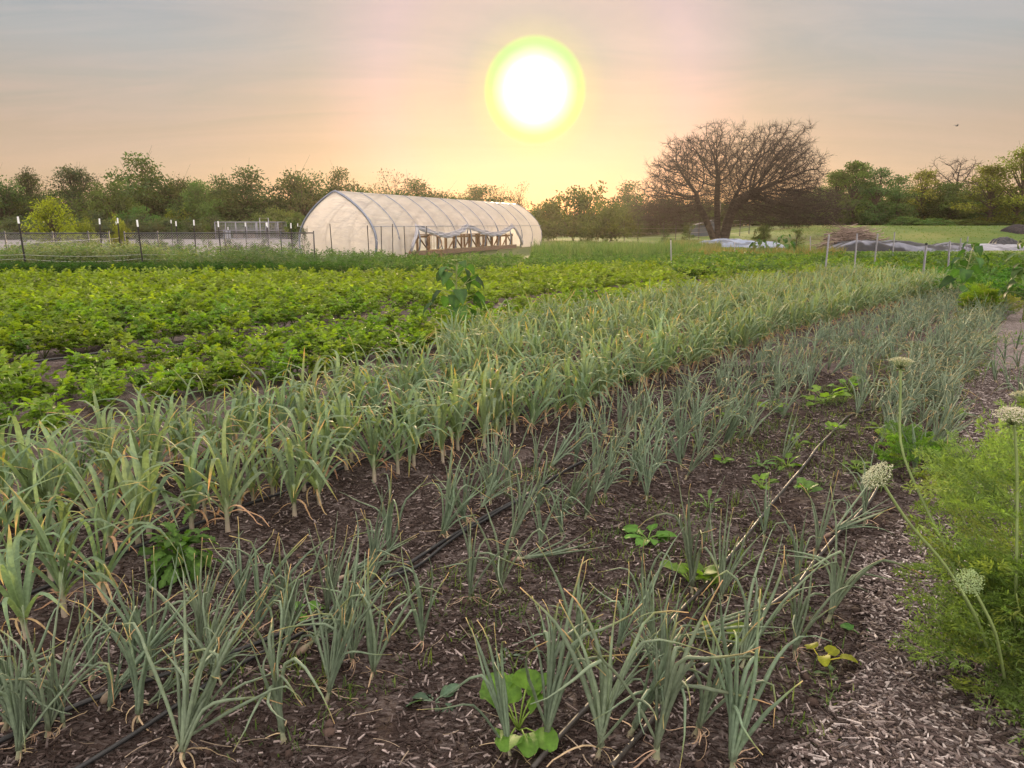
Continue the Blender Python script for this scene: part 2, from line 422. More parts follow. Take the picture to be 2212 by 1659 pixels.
def reg_bed(r, n):
    u = -1.2 + 9.5 * r.random(n) ** 1.5; v = r.uniform(-4.2, -.35, n)
    x, y = rowpos(u, v)
    k = inview(x, y, 0, 30, 60) & (y > 1.2) & (vnoise(x * 2.2, y * 2.2, 21) * .7 + vnoise(x * 6, y * 6, 22) * .3 + r.normal(0, .12, n) > .30)
    return x[k], y[k]
CHIPC = [(.035, .025, .022), (.10, .075, .07), (.20, .165, .155), (.42, .37, .355)]
scatter_chips('bark_mulch', 78000, reg_path, ((.008, .034), (.0028, .009)), (.002, .006), CHIPC, 'grey brown wood chip mulch covering the path', 31, .016)
scatter_chips('bark_litter', 150000, reg_bed, ((.009, .032), (.003, .0075)), (.002, .005), [(.022, .014, .012), (.055, .04, .036), (.11, .088, .083), (.27, .22, .21)], 'small dark bark chips littering the onion beds', 32, .007, 2.5)
def clods(n, seed):
    r = np.random.default_rng(seed); ph = (1 + 5 ** .5) / 2
    iv = norm(np.array([(-1, ph, 0), (1, ph, 0), (-1, -ph, 0), (1, -ph, 0), (0, -1, ph), (0, 1, ph), (0, -1, -ph), (0, 1, -ph), (ph, 0, -1), (ph, 0, 1), (-ph, 0, -1), (-ph, 0, 1)]))
    fi = np.array([(0, 11, 5), (0, 5, 1), (0, 1, 7), (0, 7, 10), (0, 10, 11), (1, 5, 9), (5, 11, 4), (11, 10, 2), (10, 7, 6), (7, 1, 8), (3, 9, 4), (3, 4, 2), (3, 2, 6), (3, 6, 8), (3, 8, 9), (4, 9, 5), (2, 4, 11), (6, 2, 10), (8, 6, 7), (9, 8, 1)])
    u = -1.2 + 9 * r.random(n) ** 1.4; v = r.uniform(-4.2, -.2, n); x, y = rowpos(u, v)
    k = inview(x, y, 0, 30, 60) & (y > 1.2) & (vnoise(x * 2.6, y * 2.6, 29) > .45); x, y = x[k], y[k]; n = len(x)
    sz = .004 + .017 * r.random(n) ** 3
    V = np.stack([x, y, soil_h(x, y) + sz * .2], -1)[:, None] + iv[None] * r.uniform(.65, 1.25, (n, 12, 1)) * (sz[:, None] * r.uniform(.6, 1.3, (n, 3)))[:, None]
    g = G(); g.add(V.reshape(-1, 3), (fi[None] + (np.arange(n) * 12)[:, None, None]).reshape(-1, 3), np.repeat(np.array([.045, .03, .025]) * r.uniform(.5, 1.5, (n, 1)), 12, 0))
    tag(g.build('soil_clods', M_CHIP), 'crumbs and clods of dark soil between the plants', None, None, 'stuff')
clods(9000, 35)
r_ = np.random.default_rng(33)
n = 1000
u = -1 + 8 * r_.random(n) ** 1.3; v = r_.uniform(-3.4, .6, n); x, y = rowpos(u, v)
a = r_.uniform(0, 6.28, n); th = 1.5 + r_.normal(0, .06, (n, 1)) + np.linspace(0, 1, 6)[None] * r_.normal(0, .12, (n, 1))
P, sdv, nr = blade_path(np.stack([x, y, soil_h(x, y) + .012], -1), a[:, None] + np.linspace(0, 1, 6)[None] * r_.normal(0, .9, (n, 1)), th, r_.uniform(.03, .13, n))
g = G(); ribbon(g, P, sdv, nr, np.broadcast_to(r_.uniform(.001, .0022, n)[:, None], (n, 6)), .2, np.broadcast_to((np.array([.34, .27, .2]) * r_.uniform(.5, 1.2, (n, 1)))[:, None], (n, 6, 3)))
tag(g.build('straw', M_DRY), 'pale dry straw and old onion leaves on the soil', None, None, 'stuff')
# ------------------------------------------------------------------ leeks
def leek_geo(seed, S_=10, big=1.0):
    r = np.random.default_rng(seed)
    n = r.integers(8, 11); i = np.arange(n); t = i / (n - 1)
    a0 = r.uniform(0, 6.28)
    hs = r.uniform(.10, .17)
    base = np.stack([np.zeros(n), np.zeros(n), hs * (.55 + .6 * t)], -1)
    az = a0 + math.pi * (i % 2) + r.normal(0, .35, n)
    th0 = lerp(.95, .06, t) + r.normal(0, .07, n)
    L = r.uniform(.40, .58, n) * big * (1 - .25 * np.abs(t - .55))
    s = np.linspace(0, 1, S_)[None]
    sk = r.uniform(.40, .82, n)[:, None]; b = np.where(r.random(n) < .85, r.uniform(.6, 2.1, n), .15)[:, None]
    th = th0[:, None] * (1 - .35 * np.exp(-s * 6)) + r.uniform(.1, .7, n)[:, None] * s ** 1.6 + b / (1 + np.exp(-(s - sk) / .06))
    th = np.clip(th, 0, 2.75)
    azs = az[:, None] + r.normal(0, .35, n)[:, None] * s ** 2
    P, sd_, nr = blade_path(base, azs, th, L)
    w = r.uniform(.010, .0150, n)[:, None] * big * np.clip(np.minimum(.75 + 1.6 * s, 1.18 * (1 - s ** 2.6) + .02), .03, 1)
    green = np.array([.15, .215, .125]) * r.uniform(.85, 1.2, (n, 1, 1)) * np.array([1, 1, 1])
    yel = np.array([.22, .25, .07]); tan = np.array([.46, .29, .12])
    c = green + (np.array([.20, .27, .15]) - green) * (np.exp(-s * 9))[..., None]
    ts = np.where(r.random(n) < .8, r.uniform(.78, .97, n), 2)[:, None]
    k1 = np.clip((s - ts + .12) / .1, 0, 1)[..., None]; k2 = np.clip((s - ts) / .08, 0, 1)[..., None]
    c = c * (1 - k1) + yel * k1; c = c * (1 - k2) + tan * k2
    gl = G(); ribbon(gl, P, sd_, nr, w, lerp(.75, .3, s), c)
    gs = G(); zz = np.array([-.03, .0, .05, .1, hs, hs * 1.25]); st = np.stack([zz * 0, zz * 0, zz], -1)
    rad = np.array([.013, .0125, .0105, .0105, .0125, .007])
    sc = lerp(np.array([.32, .26, .21]), np.array([.18, .24, .12]), np.clip(zz / hs, 0, 1)[:, None] ** 1.3)
    tubes(gs, st, rad, sc[None], 7)
    nd = r.integers(2, 6); gd = G()
    s2 = np.linspace(0, 1, 9)[None]
    th = r.uniform(.7, 1.3, nd)[:, None] + r.uniform(.9, 1.7, nd)[:, None] * np.minimum(s2 * 2.2, 1) + r.normal(0, .25, (nd, 9)) * s2
    P, sd_, nr = blade_path(np.stack([np.zeros(nd), np.zeros(nd), r.uniform(.06, .12, nd)], -1), r.uniform(0, 6.28, nd)[:, None] + r.normal(0, .9, nd)[:, None] * s2, th, r.uniform(.12, .24, nd))
    P[..., 2] = np.maximum(P[..., 2], .004)
    ribbon(gd, P, sd_, nr, r.uniform(.003, .009, nd)[:, None] * (1 - .7 * s2 ** 2), .5, np.broadcast_to(np.array([.42, .28, .16]) * r.uniform(.6, 1.1, (nd, 1, 1)), (nd, 9, 3)))
    return gs, gl, gd
def lean(rz, tilt, az):
    """matrix: spin by rz about the stem, then tip over by tilt towards az"""
    q = Matrix.Rotation(az, 3, 'Z') @ Matrix.Rotation(tilt, 3, 'Y') @ Matrix.Rotation(rz - az, 3, 'Z')
    return q
def ordinal(i): return ['first', 'second', 'third', 'fourth', 'fifth', 'sixth', 'seventh', 'eighth', 'ninth', 'tenth', 'eleventh', 'twelfth', 'thirteenth', 'fourteenth', 'fifteenth', 'sixteenth', 'seventeenth', 'eighteenth', 'nineteenth', 'twentieth'][i]
def crop(name, cat, group, protos, singles, lows, mat, plants, limit, detail, label_of, low_scale=1.0):
    """plants: rows of (x, y, rz, tilt, az, scale, info); the nearest LIMIT become things, the rest returns"""
    plants.sort(key=lambda p: p[0] ** 2 + p[1] ** 2 + (0 if p[6] is None or 'first' not in p[6] else -50))
    used = set()
    for k, (x, y, rz, ti, az, sc, info) in enumerate(plants[:limit]):
        j = int(rng.integers(len(protos))) if info is None or 'var' not in info else info['var']
        e = lean(rz, ti, az).to_euler()
        loc = (x, y, float(hz(x, y)) + (info or {}).get('dz', 0))
        lab = label_of(x, y, info, k)
        if k < detail:
            if j in used: dup(protos[j], loc, e, sc, lab, group)
            else:
                used.add(j); o = protos[j]; o.location = loc; o.rotation_euler = e; o.scale = (sc,) * 3; o['label'] = lab; o['group'] = group
        else:
            o = link(name, singles[j % len(singles)], None, loc); o.rotation_euler = e; o.scale = (sc,) * 3
            tag(o, lab, cat, group)
    for j, p in enumerate(protos):
        if j not in used:
            for c in list(p.children): bpy.data.objects.remove(c)
            bpy.data.objects.remove(p)
    g = G()
    for x, y, rz, ti, az, sc, info in plants[limit:]:
        lo = lows[int(rng.integers(len(lows)))]
        g.merge(lo, np.array(lean(rz, ti, az)) * sc * low_scale, (x, y, float(hz(x, y))), float(rng.uniform(.85, 1.15) * (.72 + .5 * vnoise(np.array(x * .35), np.array(y * .6), 77))))
    return g

leek_protos, leek_single, leek_low = [], [], []
for i in range(12):
    gs, gl, gd = leek_geo(100 + i)
    o = thing('leek', 'leek', 'leek')
    gs.build('stalk', M_STEM, o); gl.build('leaf_fan', M_LEEK, o); gd.build('dry_leaf', M_DRY, o)
    leek_protos.append(o)
    gs, gl, gd = leek_geo(200 + i, 8); a = G(); a.merge(gl); a.merge(gs); a.merge(gd)
    me = a.mesh('leek'); me.materials.append(M_LEEK); leek_single.append(me)
for i in range(14):
    gs, gl, gd = leek_geo(300 + i, 6); a = G(); a.merge(gl); a.merge(gd); leek_low.append(a)
LEEK_ROWS = [(-3.0, -1.5, 19.5, 'front row beside bare soil'), (-3.38, -1.5, 20, 'second row from the bare soil'),
             (-4.08, -1.8, 20.5, 'third row from the bare soil'), (-4.48, -1.8, 21, 'fourth row behind the middle hose'),
             (-5.15, 6.2, 21.5, 'row second from the potato plants'), (-5.55, 6.8, 21.5, 'back row next to the potato plants')]
plants = []
FRONT = [(60, 1385), (140, 1336), (228, 1310), (493, 1160), (637, 1122), (691, 1096), (809, 1046), (860, 1030), (895, 1015)]
for px, py in FRONT:
    p = at(px, py); plants.append([p[0], p[1], U_(0, 6.28), abs(rng.normal(0, .06)), U_(0, 6.28), U_(.95, 1.12), {'row': 0, 'front': 1}])
for k, (v0, u0, u1, nm) in enumerate(LEEK_ROWS):
    u = u0
    while u < u1:
        u += U_(.085, .165)
        if k == 0 and u < 3.6: continue
        x, y = rowpos(u, v0 + rng.normal(0, .05))
        if inview(np.array([x]), np.array([y]))[0]:
            plants.append([float(x), float(y), U_(0, 6.28), abs(rng.normal(0, .1)), U_(0, 6.28), U_(.85, 1.15) * (.98 if u < 8 else 1.0), {'row': k}])
front_n = [0]
def leek_label(x, y, info, k):
    u, v = uv(x, y)
    if info.get('front'):
        i = sorted(FRONT).index(min(FRONT, key=lambda f: np.hypot(*(at(*f)[:2] - np.array([x, y])))))
        return ordinal(i) + ' leek from the left, front row, pale stalk above bare soil'
    b = 'near end' if u < 2.5 else 'near part' if u < 5 else 'middle stretch' if u < 8.5 else 'far part'
    return 'leek with bent leaves, %s of the %s' % (b, LEEK_ROWS[info['row']][3])
g = crop('leek', 'leek', 'leeks growing in the long rows', leek_protos, leek_single, leek_low, M_LEEK, plants, 300, 130, leek_label)
tag(g.build('leek_rows', M_LEEK), 'distant rows of leeks merging into a blue green band', None, None, 'stuff')

# ------------------------------------------------------------------ onions
def onion_geo(seed, S_=12, k=6, stiff=None, curl=(0, .7)):
    r = np.random.default_rng(seed)
    n = r.integers(5, 12)
    s = np.linspace(0, 1, S_)[None]
    base = np.stack([r.normal(0, .004, n), r.normal(0, .004, n), np.full(n, .035)], -1)
    az = r.uniform(0, 6.28, n); th0 = np.abs(r.normal(.15, .15, n))
    kp = r.random(n) < (.45 if stiff is None else stiff)
    b = np.where(kp, r.uniform(.7, 2.1, n), .0)[:, None]; sk = r.uniform(.35, .8, n)[:, None]
    wob = np.cumsum(r.normal(0, .09, (n, S_)), 1) * s
    th = th0[:, None] + r.uniform(*curl, n)[:, None] * s ** 1.5 + b / (1 + np.exp(-(s - sk) / .035)) - np.where(kp, .5, 0)[:, None] * np.clip(s - sk - .1, 0, 1) + wob
    azs = az[:, None] + r.normal(0, .8, n)[:, None] * s ** 2 + np.cumsum(r.normal(0, .10, (n, S_)), 1)
    P, _, _ = blade_path(base, azs, np.clip(th, 0, 2.8), r.uniform(.26, .47, n))
    P[..., 2] = np.maximum(P[..., 2], .012)
    rad = r.uniform(.0034, .0060, n)[:, None] * np.clip(np.minimum(.8 + 1.5 * s, 1.1 * (1 - s ** 3)), .22, 1)
    green = np.array([.17, .225, .155]) * r.uniform(.8, 1.25, (n, 1, 1))
    c = green + (np.array([.24, .29, .2]) - green) * np.exp(-s * 14)[..., None]
    ts = np.where(r.random(n) < .75, r.uniform(.82, .98, n), 2)[:, None]
    k1 = np.clip((s - ts + .15) / .12, 0, 1)[..., None]; k2 = np.clip((s - ts) / .06, 0, 1)[..., None]
    c = c * (1 - k1) + np.array([.2, .23, .09]) * k1; c = c * (1 - k2) + np.array([.5, .36, .18]) * k2
    gl = G(); tubes(gl, P, rad, c, k)
    gb = G(); z = np.array([-.04, -.03, -.014, .0, .016, .045]); br = r.uniform(.009, .015)
    tubes(gb, np.stack([z * 0, z * 0, z], -1), np.array([.35, .85, 1, .85, .5, .4]) * br, np.array([(.2, .14, .11), (.2, .14, .11), (.26, .19, .15), (.30, .24, .18), (.27, .27, .18), (.18, .22, .13)])[None], 8)
    gd = G(); nd = r.integers(2, 6); s2 = np.linspace(0, 1, 8)[None]
    th = r.uniform(1.1, 1.7, nd)[:, None] + np.minimum(s2 * 3, 1) * .6 + r.normal(0, .2, (nd, 8)) * s2
    P, sd_, nr = blade_path(np.stack([np.zeros(nd), np.zeros(nd), np.full(nd, .03)], -1), r.uniform(0, 6.28, nd)[:, None] + r.normal(0, 1.3, nd)[:, None] * s2, th, r.uniform(.05, .16, nd))
    P[..., 2] = np.maximum(P[..., 2], .005)
    ribbon(gd, P, sd_, nr, r.uniform(.0012, .004, nd)[:, None] * (1 - .6 * s2), .4, np.broadcast_to(np.array([.5, .36, .24]) * r.uniform(.55, 1.1, (nd, 1, 1)), (nd, 8, 3)))
    return gb, gl, gd
on_protos, on_single, on_low = [], [], []
for i in range(14):
    gb, gl, gd = onion_geo(500 + i)
    o = thing('onion', 'onion', 'onion')
    gl.build('leaf_tuft', M_ONION, o); gb.build('bulb', M_DRY, o); gd.build('dry_leaf', M_DRY, o); on_protos.append(o)
    gb, gl, gd = onion_geo(600 + i, 8, 4, .55, (.2, 1.3)); a = G(); a.merge(gl); a.merge(gb); a.merge(gd)
    me = a.mesh('onion'); me.materials.append(M_ONION); on_single.append(me)
for i in range(14):
    gb, gl, gd = onion_geo(700 + i, 6, 3, .6, (.3, 1.6)); a = G(); a.merge(gl); a.merge(gd); on_low.append(a)
plants = []
RT = R(-56)   # azimuth of world +x turned to the right of the rows
# (px, py, tilt, azimuth of the lean, scale, label)
ON = [(912, 1395, .05, 0, .95, 'stiff upright onion on bare soil right of the left hoses, peeling skin at its foot'),
 (1015, 1302, .14, 1.2, .95, 'slim onion left of the fat upright onion in the middle of the bare soil'),
 (1080, 1278, .07, .6, 1.05, 'fat upright onion with a pale bulb in the middle of the bare soil'),
 (1166, 1194, .05, 1, .95, 'onion standing alone just behind the flopped onion on the bare soil'),
 (1120, 1215, 1.38, -.05, .9, 'flopped onion lying flat on bare soil pointing right, white roots showing'),
 (1214, 1160, .1, 2.5, .85, 'thin onion with a withered stem right of the lone onion on the bare soil'),
 (1263, 1122, .22, -.5, 1.15, 'thick bunched onion leaning right near the top of the bare soil'),
 (1305, 1085, .12, .5, .95, 'onion just behind the thick leaning onion near the top of the bare soil'),
 (1360, 1050, .25, .6, .9, 'onion leaning right beside weeds at the top of the bare soil'),
 (551, 1392, .16, .2, 1.15, 'tall onion with a fan of leaves right of the dark leafy weed clump'),
 (520, 1330, .1, 1.4, .95, 'small onion behind the tall fan-leaved onion beside the dark weed clump'),
 (612, 1590, .1, 2.6, 1.15, 'wide spreading onion with one yellow tip reaching left, below the left hoses'),
 (705, 1505, .28, .3, 1.05, 'onion with two long leaves bent far right, right of the wide spreading onion'),
 (802, 1462, .2, .5, 1.0, 'leaning onion on the right edge of the left bed, near the long bent leaves'),
 (760, 1440, .1, 1, .9, 'upright onion behind the leaning onion on the right edge of the left bed'),
 (300, 1570, .1, .2, 1.15, 'dense onion standing right beside the left hose near the bottom left corner'),
 (240, 1520, .95, .9, 1.0, 'flopped pale blue onion draped over the left hose'),
 (395, 1655, .12, .3, 1.25, 'large onion at the bottom edge with a thick leaf curling right'),
 (100, 1600, .2, .5, 1.1, 'onion with dried tan strands at its foot near the bottom left corner'),
 (40, 1640, .15, .3, 1.1, 'onion cut by the bottom left corner of the picture'),
 (10, 1570, .3, -.2, 1.1, 'onion at the left edge above the hose end'),
 (430, 1450, .12, .7, 1.05, 'onion with bluish leaves in front of the dark leafy weed clump'),
 (330, 1480, .12, 2, 1.1, 'onion with a long dark leaf rising left of the bluish onion'),
 (200, 1470, .1, 1.4, 1.05, 'onion with pale tangled leaves below the first leeks'),
 (480, 1500, .3, 2.8, .95, 'onion tipping left over the upper of the left hoses'),
 (660, 1420, 1.1, .75, 1.0, 'flopped onion lying along the left hoses with blue grey leaves'),
 (705, 1345, .15, .4, .95, 'onion between the left hoses behind the flopped blue grey onion'),
 (740, 1250, 1.2, .4, .9, 'flopped onion on the soil behind the left hoses'),
 (800, 1280, .2, 1, 1.0, 'onion right beside the place where the left hoses pass under leaves'),
 (840, 1215, .15, 1.8, 1.0, 'onion with drooping leaves behind the left hoses'),
 (960, 1165, .15, .8, 1.1, 'tall onion above the left hoses left of the lone onion'),
 (1000, 1135, .2, .2, 1.0, 'onion in the thick tuft right of the tall onion above the left hoses'),
 (1060, 1090, .12, 2, 1.05, 'onion in the thick tuft behind the left hoses'),
 (1102, 1651, .18, 2.4, 1.05, 'onion at the bottom edge left of the lime green weed'),
 (1180, 1620, .1, .9, 1.35, 'big fan-shaped onion at the bottom edge right of the lime green weed'),
 (1290, 1655, .2, .4, 1.35, 'big onion at the bottom edge between the two right hoses'),
 (1416, 1655, .06, .5, 1.35, 'tall straight-leaved onion at the bottom edge over the second right hose'),
 (1360, 1600, .35, -.3, 1.1, 'onion leaning right behind the tall straight-leaved onion at the bottom edge'),
 (1583, 1655, .05, 1.6, 1.35, 'tall open onion at the bottom edge beside the dark bare soil'),
 (1500, 1590, .3, .2, 1.05, 'onion left of the tall open onion at the bottom edge'),
 (1495, 1292, .1, 2.2, 1.2, 'tall onion with spread leaves over the lime weed between the right hoses'),
 (1420, 1445, .12, 2.6, 1.1, 'blue leaved onion beside the first right hose'),
 (1460, 1400, 1.15, -.3, 1.15, 'flopped onion with pale stems lying across the first right hose'),
 (1558, 1302, .1, .9, .95, 'onion with curved leaves just right of the first right hose'),
 (1600, 1450, .45, .6, 1.15, 'onion leaning hard right over the second right hose'),
 (1789, 1337, .3, .35, 1.2, 'stout onion leaning right beside the chip path with one leaf sagging to the ground'),
 (1719, 1265, .06, .8, .95, 'upright onion touching the second right hose near the chip path'),
 (1715, 1420, .05, .9, 1.0, 'straight narrow onion near the yellow seedling'),
 (1760, 1200, .2, .5, 1.0, 'onion on the second right hose behind the stout leaning onion'),
 (1790, 1165, 1.1, .3, .9, 'flopped onion lying right beside the second right hose'),
 (1868, 1128, .05, 1.9, 1.0, 'dark leaved onion beneath the bent white flower head'),
 (1650, 1170, .2, 1.4, .85, 'small onion between the right hoses near seedlings'),
 (1690, 1000, .3, .5, .95, 'onion leaning right among weeds where the hoses fade'),
 (1860, 860, .05, 1, 1.0, 'onion at the near end of the far right clump'),
 (1960, 880, .12, .6, 1.0, 'blue onion at the path edge just right of the tall flower stem')]
for px, py, ti, az, sc, lb in ON:
    p = at(px, py); plants.append([p[0], p[1], U_(0, 6.28), ti, az, sc * .95, {'lab': lb, 'first': 1, 'dz': .0 if ti < .8 else .02}])
OROWS = [(-2.32, 2.5, 17.5, .16, 'left onion bed nearest the leeks'), (-2.0, 2.7, 18, .16, 'middle row of the left onion bed'), (-1.7, 3.6, 18.5, .16, 'right row of the left onion bed'), (-1.42, 7.9, 17, .2, 'thin outer row of the left onion bed'),
         (-.95, 6.2, 16.5, .16, 'left row of the right bed'), (-.72, 5.4, 16, .15, 'middle row of the right onion bed'), (-.5, 5.0, 15, .16, 'right onion bed row by the chip path')]
for k, (v0, u0, u1, sp, nm) in enumerate(OROWS):
    u = u0
    while u < u1:
        u += U_(.6, 1.4) * sp * (1.15 if u < 5 else 1)
        x, y = rowpos(u, v0 + rng.normal(0, .06))
        if inview(np.array([x]), np.array([y]))[0]:
            plants.append([float(x), float(y), U_(0, 6.28), abs(rng.normal(0, .25)) + .12, rng.normal(.3, .8), U_(.75, 1.1), {'row': k}])
for px, py in ((2150, 830), (2180, 850), (2200, 800), (2195, 760), (2170, 790), (2205, 880)):
    p = at(px, py); plants.append([p[0], p[1], U_(0, 6.28), .2, U_(2, 4), 1.05, {'lab': 'onion in the clump at the right edge beyond the chip path'}])
def onion_label(x, y, info, k):
    if 'lab' in info: return info['lab']
    u, v = uv(x, y)
    return 'grey green onion, %s part of the %s' % ('near' if u < 5.6 else 'middle' if u < 8.2 else 'far', OROWS[info['row']][4])
for _ in range(20):
    p = at(U_(-30, 760), U_(1330, 1640)); u_, v_ = uv(p[0], p[1])
    if -2.5 < v_ < -1.55: plants.append([p[0], p[1], U_(0, 6.28), abs(rng.normal(0, .5)) + .05, rng.normal(.5, 1.2), U_(.6, 1.05), {'lab': 'slight onion in the jumbled left bed near the bottom left corner', 'first': 1}])
for _ in range(9):
    p = at(U_(1150, 1650), U_(1350, 1650)); u_, v_ = uv(p[0], p[1])
    if -1.2 < v_ < -.5: plants.append([p[0], p[1], U_(0, 6.28), abs(rng.normal(0, .35)) + .05, rng.normal(.5, 1.0), U_(.7, 1.0), {'lab': 'slight onion in the jumble between the two right hoses', 'first': 1}])
g = crop('onion', 'onion', 'onions growing in the beds', on_protos, on_single, on_low, M_ONION, plants, 300, 130, onion_label)
tag(g.build('onion_rows', M_ONION), 'distant rows of onions merging into a silvery band', None, None, 'stuff')

# ------------------------------------------------------------------ potato plants
def potato_geo(seed, nst=7, nlv=6, nlf=5, big=1.0):
    r = np.random.default_rng(seed); g = G(); gs = G()
    B, D, N, L, Wd, C = [], [], [], [], [], []
    for i in range(nst):
        a = r.uniform(0, 6.28); lean_ = r.uniform(.1, .75); hgt = r.uniform(.22, .36)
        s = np.linspace(0, 1, 6)
        P = np.stack([np.cos(a) * np.sin(lean_) * s * hgt, np.sin(a) * np.sin(lean_) * s * hgt, s * hgt * math.cos(lean_) * (1 - .12 * s)], -1)
        tubes(gs, P, np.linspace(.005, .0025, 6)[None], (.13, .17, .06), 4)
        for j in range(nlv):
            q = .3 + .7 * (j + r.uniform(0, .6)) / nlv; b = np.array([np.interp(q, s, P[:, k]) for k in range(3)])
            la = a + j * 2.4 + r.normal(0, .4); el = r.uniform(-.25, .55) + .5 * (q > .85)
            d = np.array([np.cos(la) * np.cos(el), np.sin(la) * np.cos(el), np.sin(el)]); sd_ = np.array([-np.sin(la), np.cos(la), 0]); nn = np.cross(d, sd_)
            ln = r.uniform(.08, .15); tone = np.array([.122, .195, .027]) * r.uniform(.75, 1.3) + (np.array([.05, .05, 0]) if r.random() < .12 else 0)
            for m_ in range(nlf):
                if m_ == 0: pos, dd, z_ = b + d * ln * .75, d, 1.25
                else:
                    f = .35 + .35 * ((m_ - 1) // 2); sgn = 1 if m_ % 2 else -1
                    pos, dd, z_ = b + d * ln * f, d * .55 + sd_ * sgn, 1.0
                B.append(pos); D.append(dd + r.normal(0, .18, 3)); N.append(nn + r.normal(0, .25, 3)); L.append(r.uniform(.045, .07) * z_ * big); Wd.append(r.uniform(.03, .042) * z_ * big); C.append(tone * r.uniform(.9, 1.1))
    leaflets(g, np.array(B), np.array(D), np.array(N), np.array(L), np.array(Wd), np.array(C), .22, .25)
    return g, gs
pt_protos, pt_single, pt_low = [], [], []
for i in range(9):
    gl, gs = potato_geo(800 + i); o = thing('potato_plant', 'potato plant', 'potato plant'); gl.build('foliage', M_POT, o); gs.build('stem', M_STEM, o); pt_protos.append(o)
    gl, gs = potato_geo(830 + i, 6, 5, 5, 1.1); gl.merge(gs); me = gl.mesh('potato_plant'); me.materials.append(M_POT); pt_single.append(me)
for i in range(9):
    gl, gs = potato_geo(860 + i, 5, 4, 3, 1.55); pt_low.append(gl)
plants = []
v0 = -6.15; k = 0
while v0 > -27:
    u = -6.0 if v0 < -8 else -1.5
    while u < 30:
        u += U_(.15, .27)
        if k < 3 and rng.random() < (.1, .15, .35 if u < 5 else .08)[k]: continue
        x, y = rowpos(u, v0 + rng.normal(0, .1)); x = float(x); y = float(y)
        lim = 21.5 if x < -2 else 21.5 + (x + 2) * .75
        if y > min(lim, 29.5) or not inview(np.array([x]), np.array([y]), .3, 60)[0]: continue
        if vnoise(np.array(x * .5), np.array(y * .5), 40) < .1: continue
        plants.append([x, y, U_(0, 6.28), abs(rng.normal(0, .06)), U_(0, 6.28), U_(.8, 1.15) * (.95 if k < 3 else 1.0), {'row': k}])
    v0 -= .75 if k < 2 else 1.7 if k == 2 else .76; k += 1
def pot_label(x, y, info, kk):
    px = proj(np.array([[x, y, .3]]))[0][0]
    nm = ['row right behind the leeks', 'second row behind the leeks', 'row beyond the bare strip with the hose', 'second row beyond the bare strip', 'third row beyond the bare strip']
    return 'lime green potato plant, %s of the %s' % ('left end' if px < 350 else 'left part' if px < 750 else 'middle' if px < 1150 else 'right part', nm[min(max(info['row'] - 1, 0) if info['row'] > 1 else info['row'], 4)])
g = crop('potato_plant', 'potato plant', 'potato plants in the green field', pt_protos, pt_single, pt_low, M_POT, plants, 300, 70, pot_label)
tag(g.build('potato_field', M_POT), 'bright green potato canopy filling the far field', None, None, 'stuff')
# ------------------------------------------------------------------ drip hoses
def smooth_path(pts, n):
    p = np.asarray(pts, float); d = np.concatenate([[0], np.cumsum(np.linalg.norm(np.diff(p, axis=0), axis=1))])
    q = np.linspace(0, d[-1], n)
    out = np.stack([np.interp(q, d, p[:, k]) for k in range(p.shape[1])], -1)
    for _ in range(3): out[1:-1] = .25 * out[:-2] + .5 * out[1:-1] + .25 * out[2:]
    return out
def hose(pix, label, rad=.0085, extra=None, col=(.012, .012, .013)):
    p = [at(*q)[:2] for q in pix]
    if extra: p += [np.array(rowpos(*e), float) for e in extra]
    p = smooth_path(p, 160)
    z = hz(p[:, 0], p[:, 1]); 
    for _ in range(40): z[1:-1] = .25 * z[:-2] + .5 * z[1:-1] + .25 * z[2:]
    g = G(); tubes(g, np.column_stack([p, z + rad * .9 + .016]), rad, col, 8)
    tag(g.build('drip_hose', M_HOSE), label, 'hose', 'drip hoses along the rows')
hose([(-60, 1640), (0, 1617), (80, 1575), (224, 1519), (380, 1475), (500, 1435), (620, 1387), (740, 1323), (840, 1267), (950, 1190), (1060, 1120), (1150, 1072), (1240, 1015)], 'black hose running through the left onions, upper of the pair from the left edge', extra=[(5, -2.1), (7, -2.0), (10, -2.0)])
hose([(150, 1690), (300, 1600), (420, 1527), (468, 1495), (560, 1439), (640, 1395), (720, 1347), (800, 1287), (890, 1247), (965, 1190), (1075, 1115), (1165, 1066), (1200, 1040)], 'black hose running through the left onions, lower of the pair', .0075)
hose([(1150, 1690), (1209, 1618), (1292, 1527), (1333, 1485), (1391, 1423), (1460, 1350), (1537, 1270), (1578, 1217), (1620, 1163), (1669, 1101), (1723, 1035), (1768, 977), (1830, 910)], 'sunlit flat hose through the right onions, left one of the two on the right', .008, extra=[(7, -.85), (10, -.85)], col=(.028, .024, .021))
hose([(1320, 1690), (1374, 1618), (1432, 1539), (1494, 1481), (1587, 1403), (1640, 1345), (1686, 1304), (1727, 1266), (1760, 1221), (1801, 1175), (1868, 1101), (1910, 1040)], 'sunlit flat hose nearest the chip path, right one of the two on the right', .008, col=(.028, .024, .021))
hose([(-60, 1360), (0, 1332), (72, 1300), (122, 1278), (187, 1246), (288, 1203), (558, 1091), (677, 1052), (796, 998)], 'black hose between the first and second leek rows', .0095, extra=[(5.5, -3.2), (9, -3.2)])
hose([(-80, 1130), (0, 1106), (40, 1094)], 'black hose behind the leek row at the left edge of the photo', .0095, extra=[(2.0, -4.28), (5, -4.28), (9, -4.28)])
hose([(-60, 806), (0, 796), (150, 776), (350, 758), (430, 745)], 'black hose on the bare strip between the potato rows at the left edge', .014, extra=[(8, -8.5)])

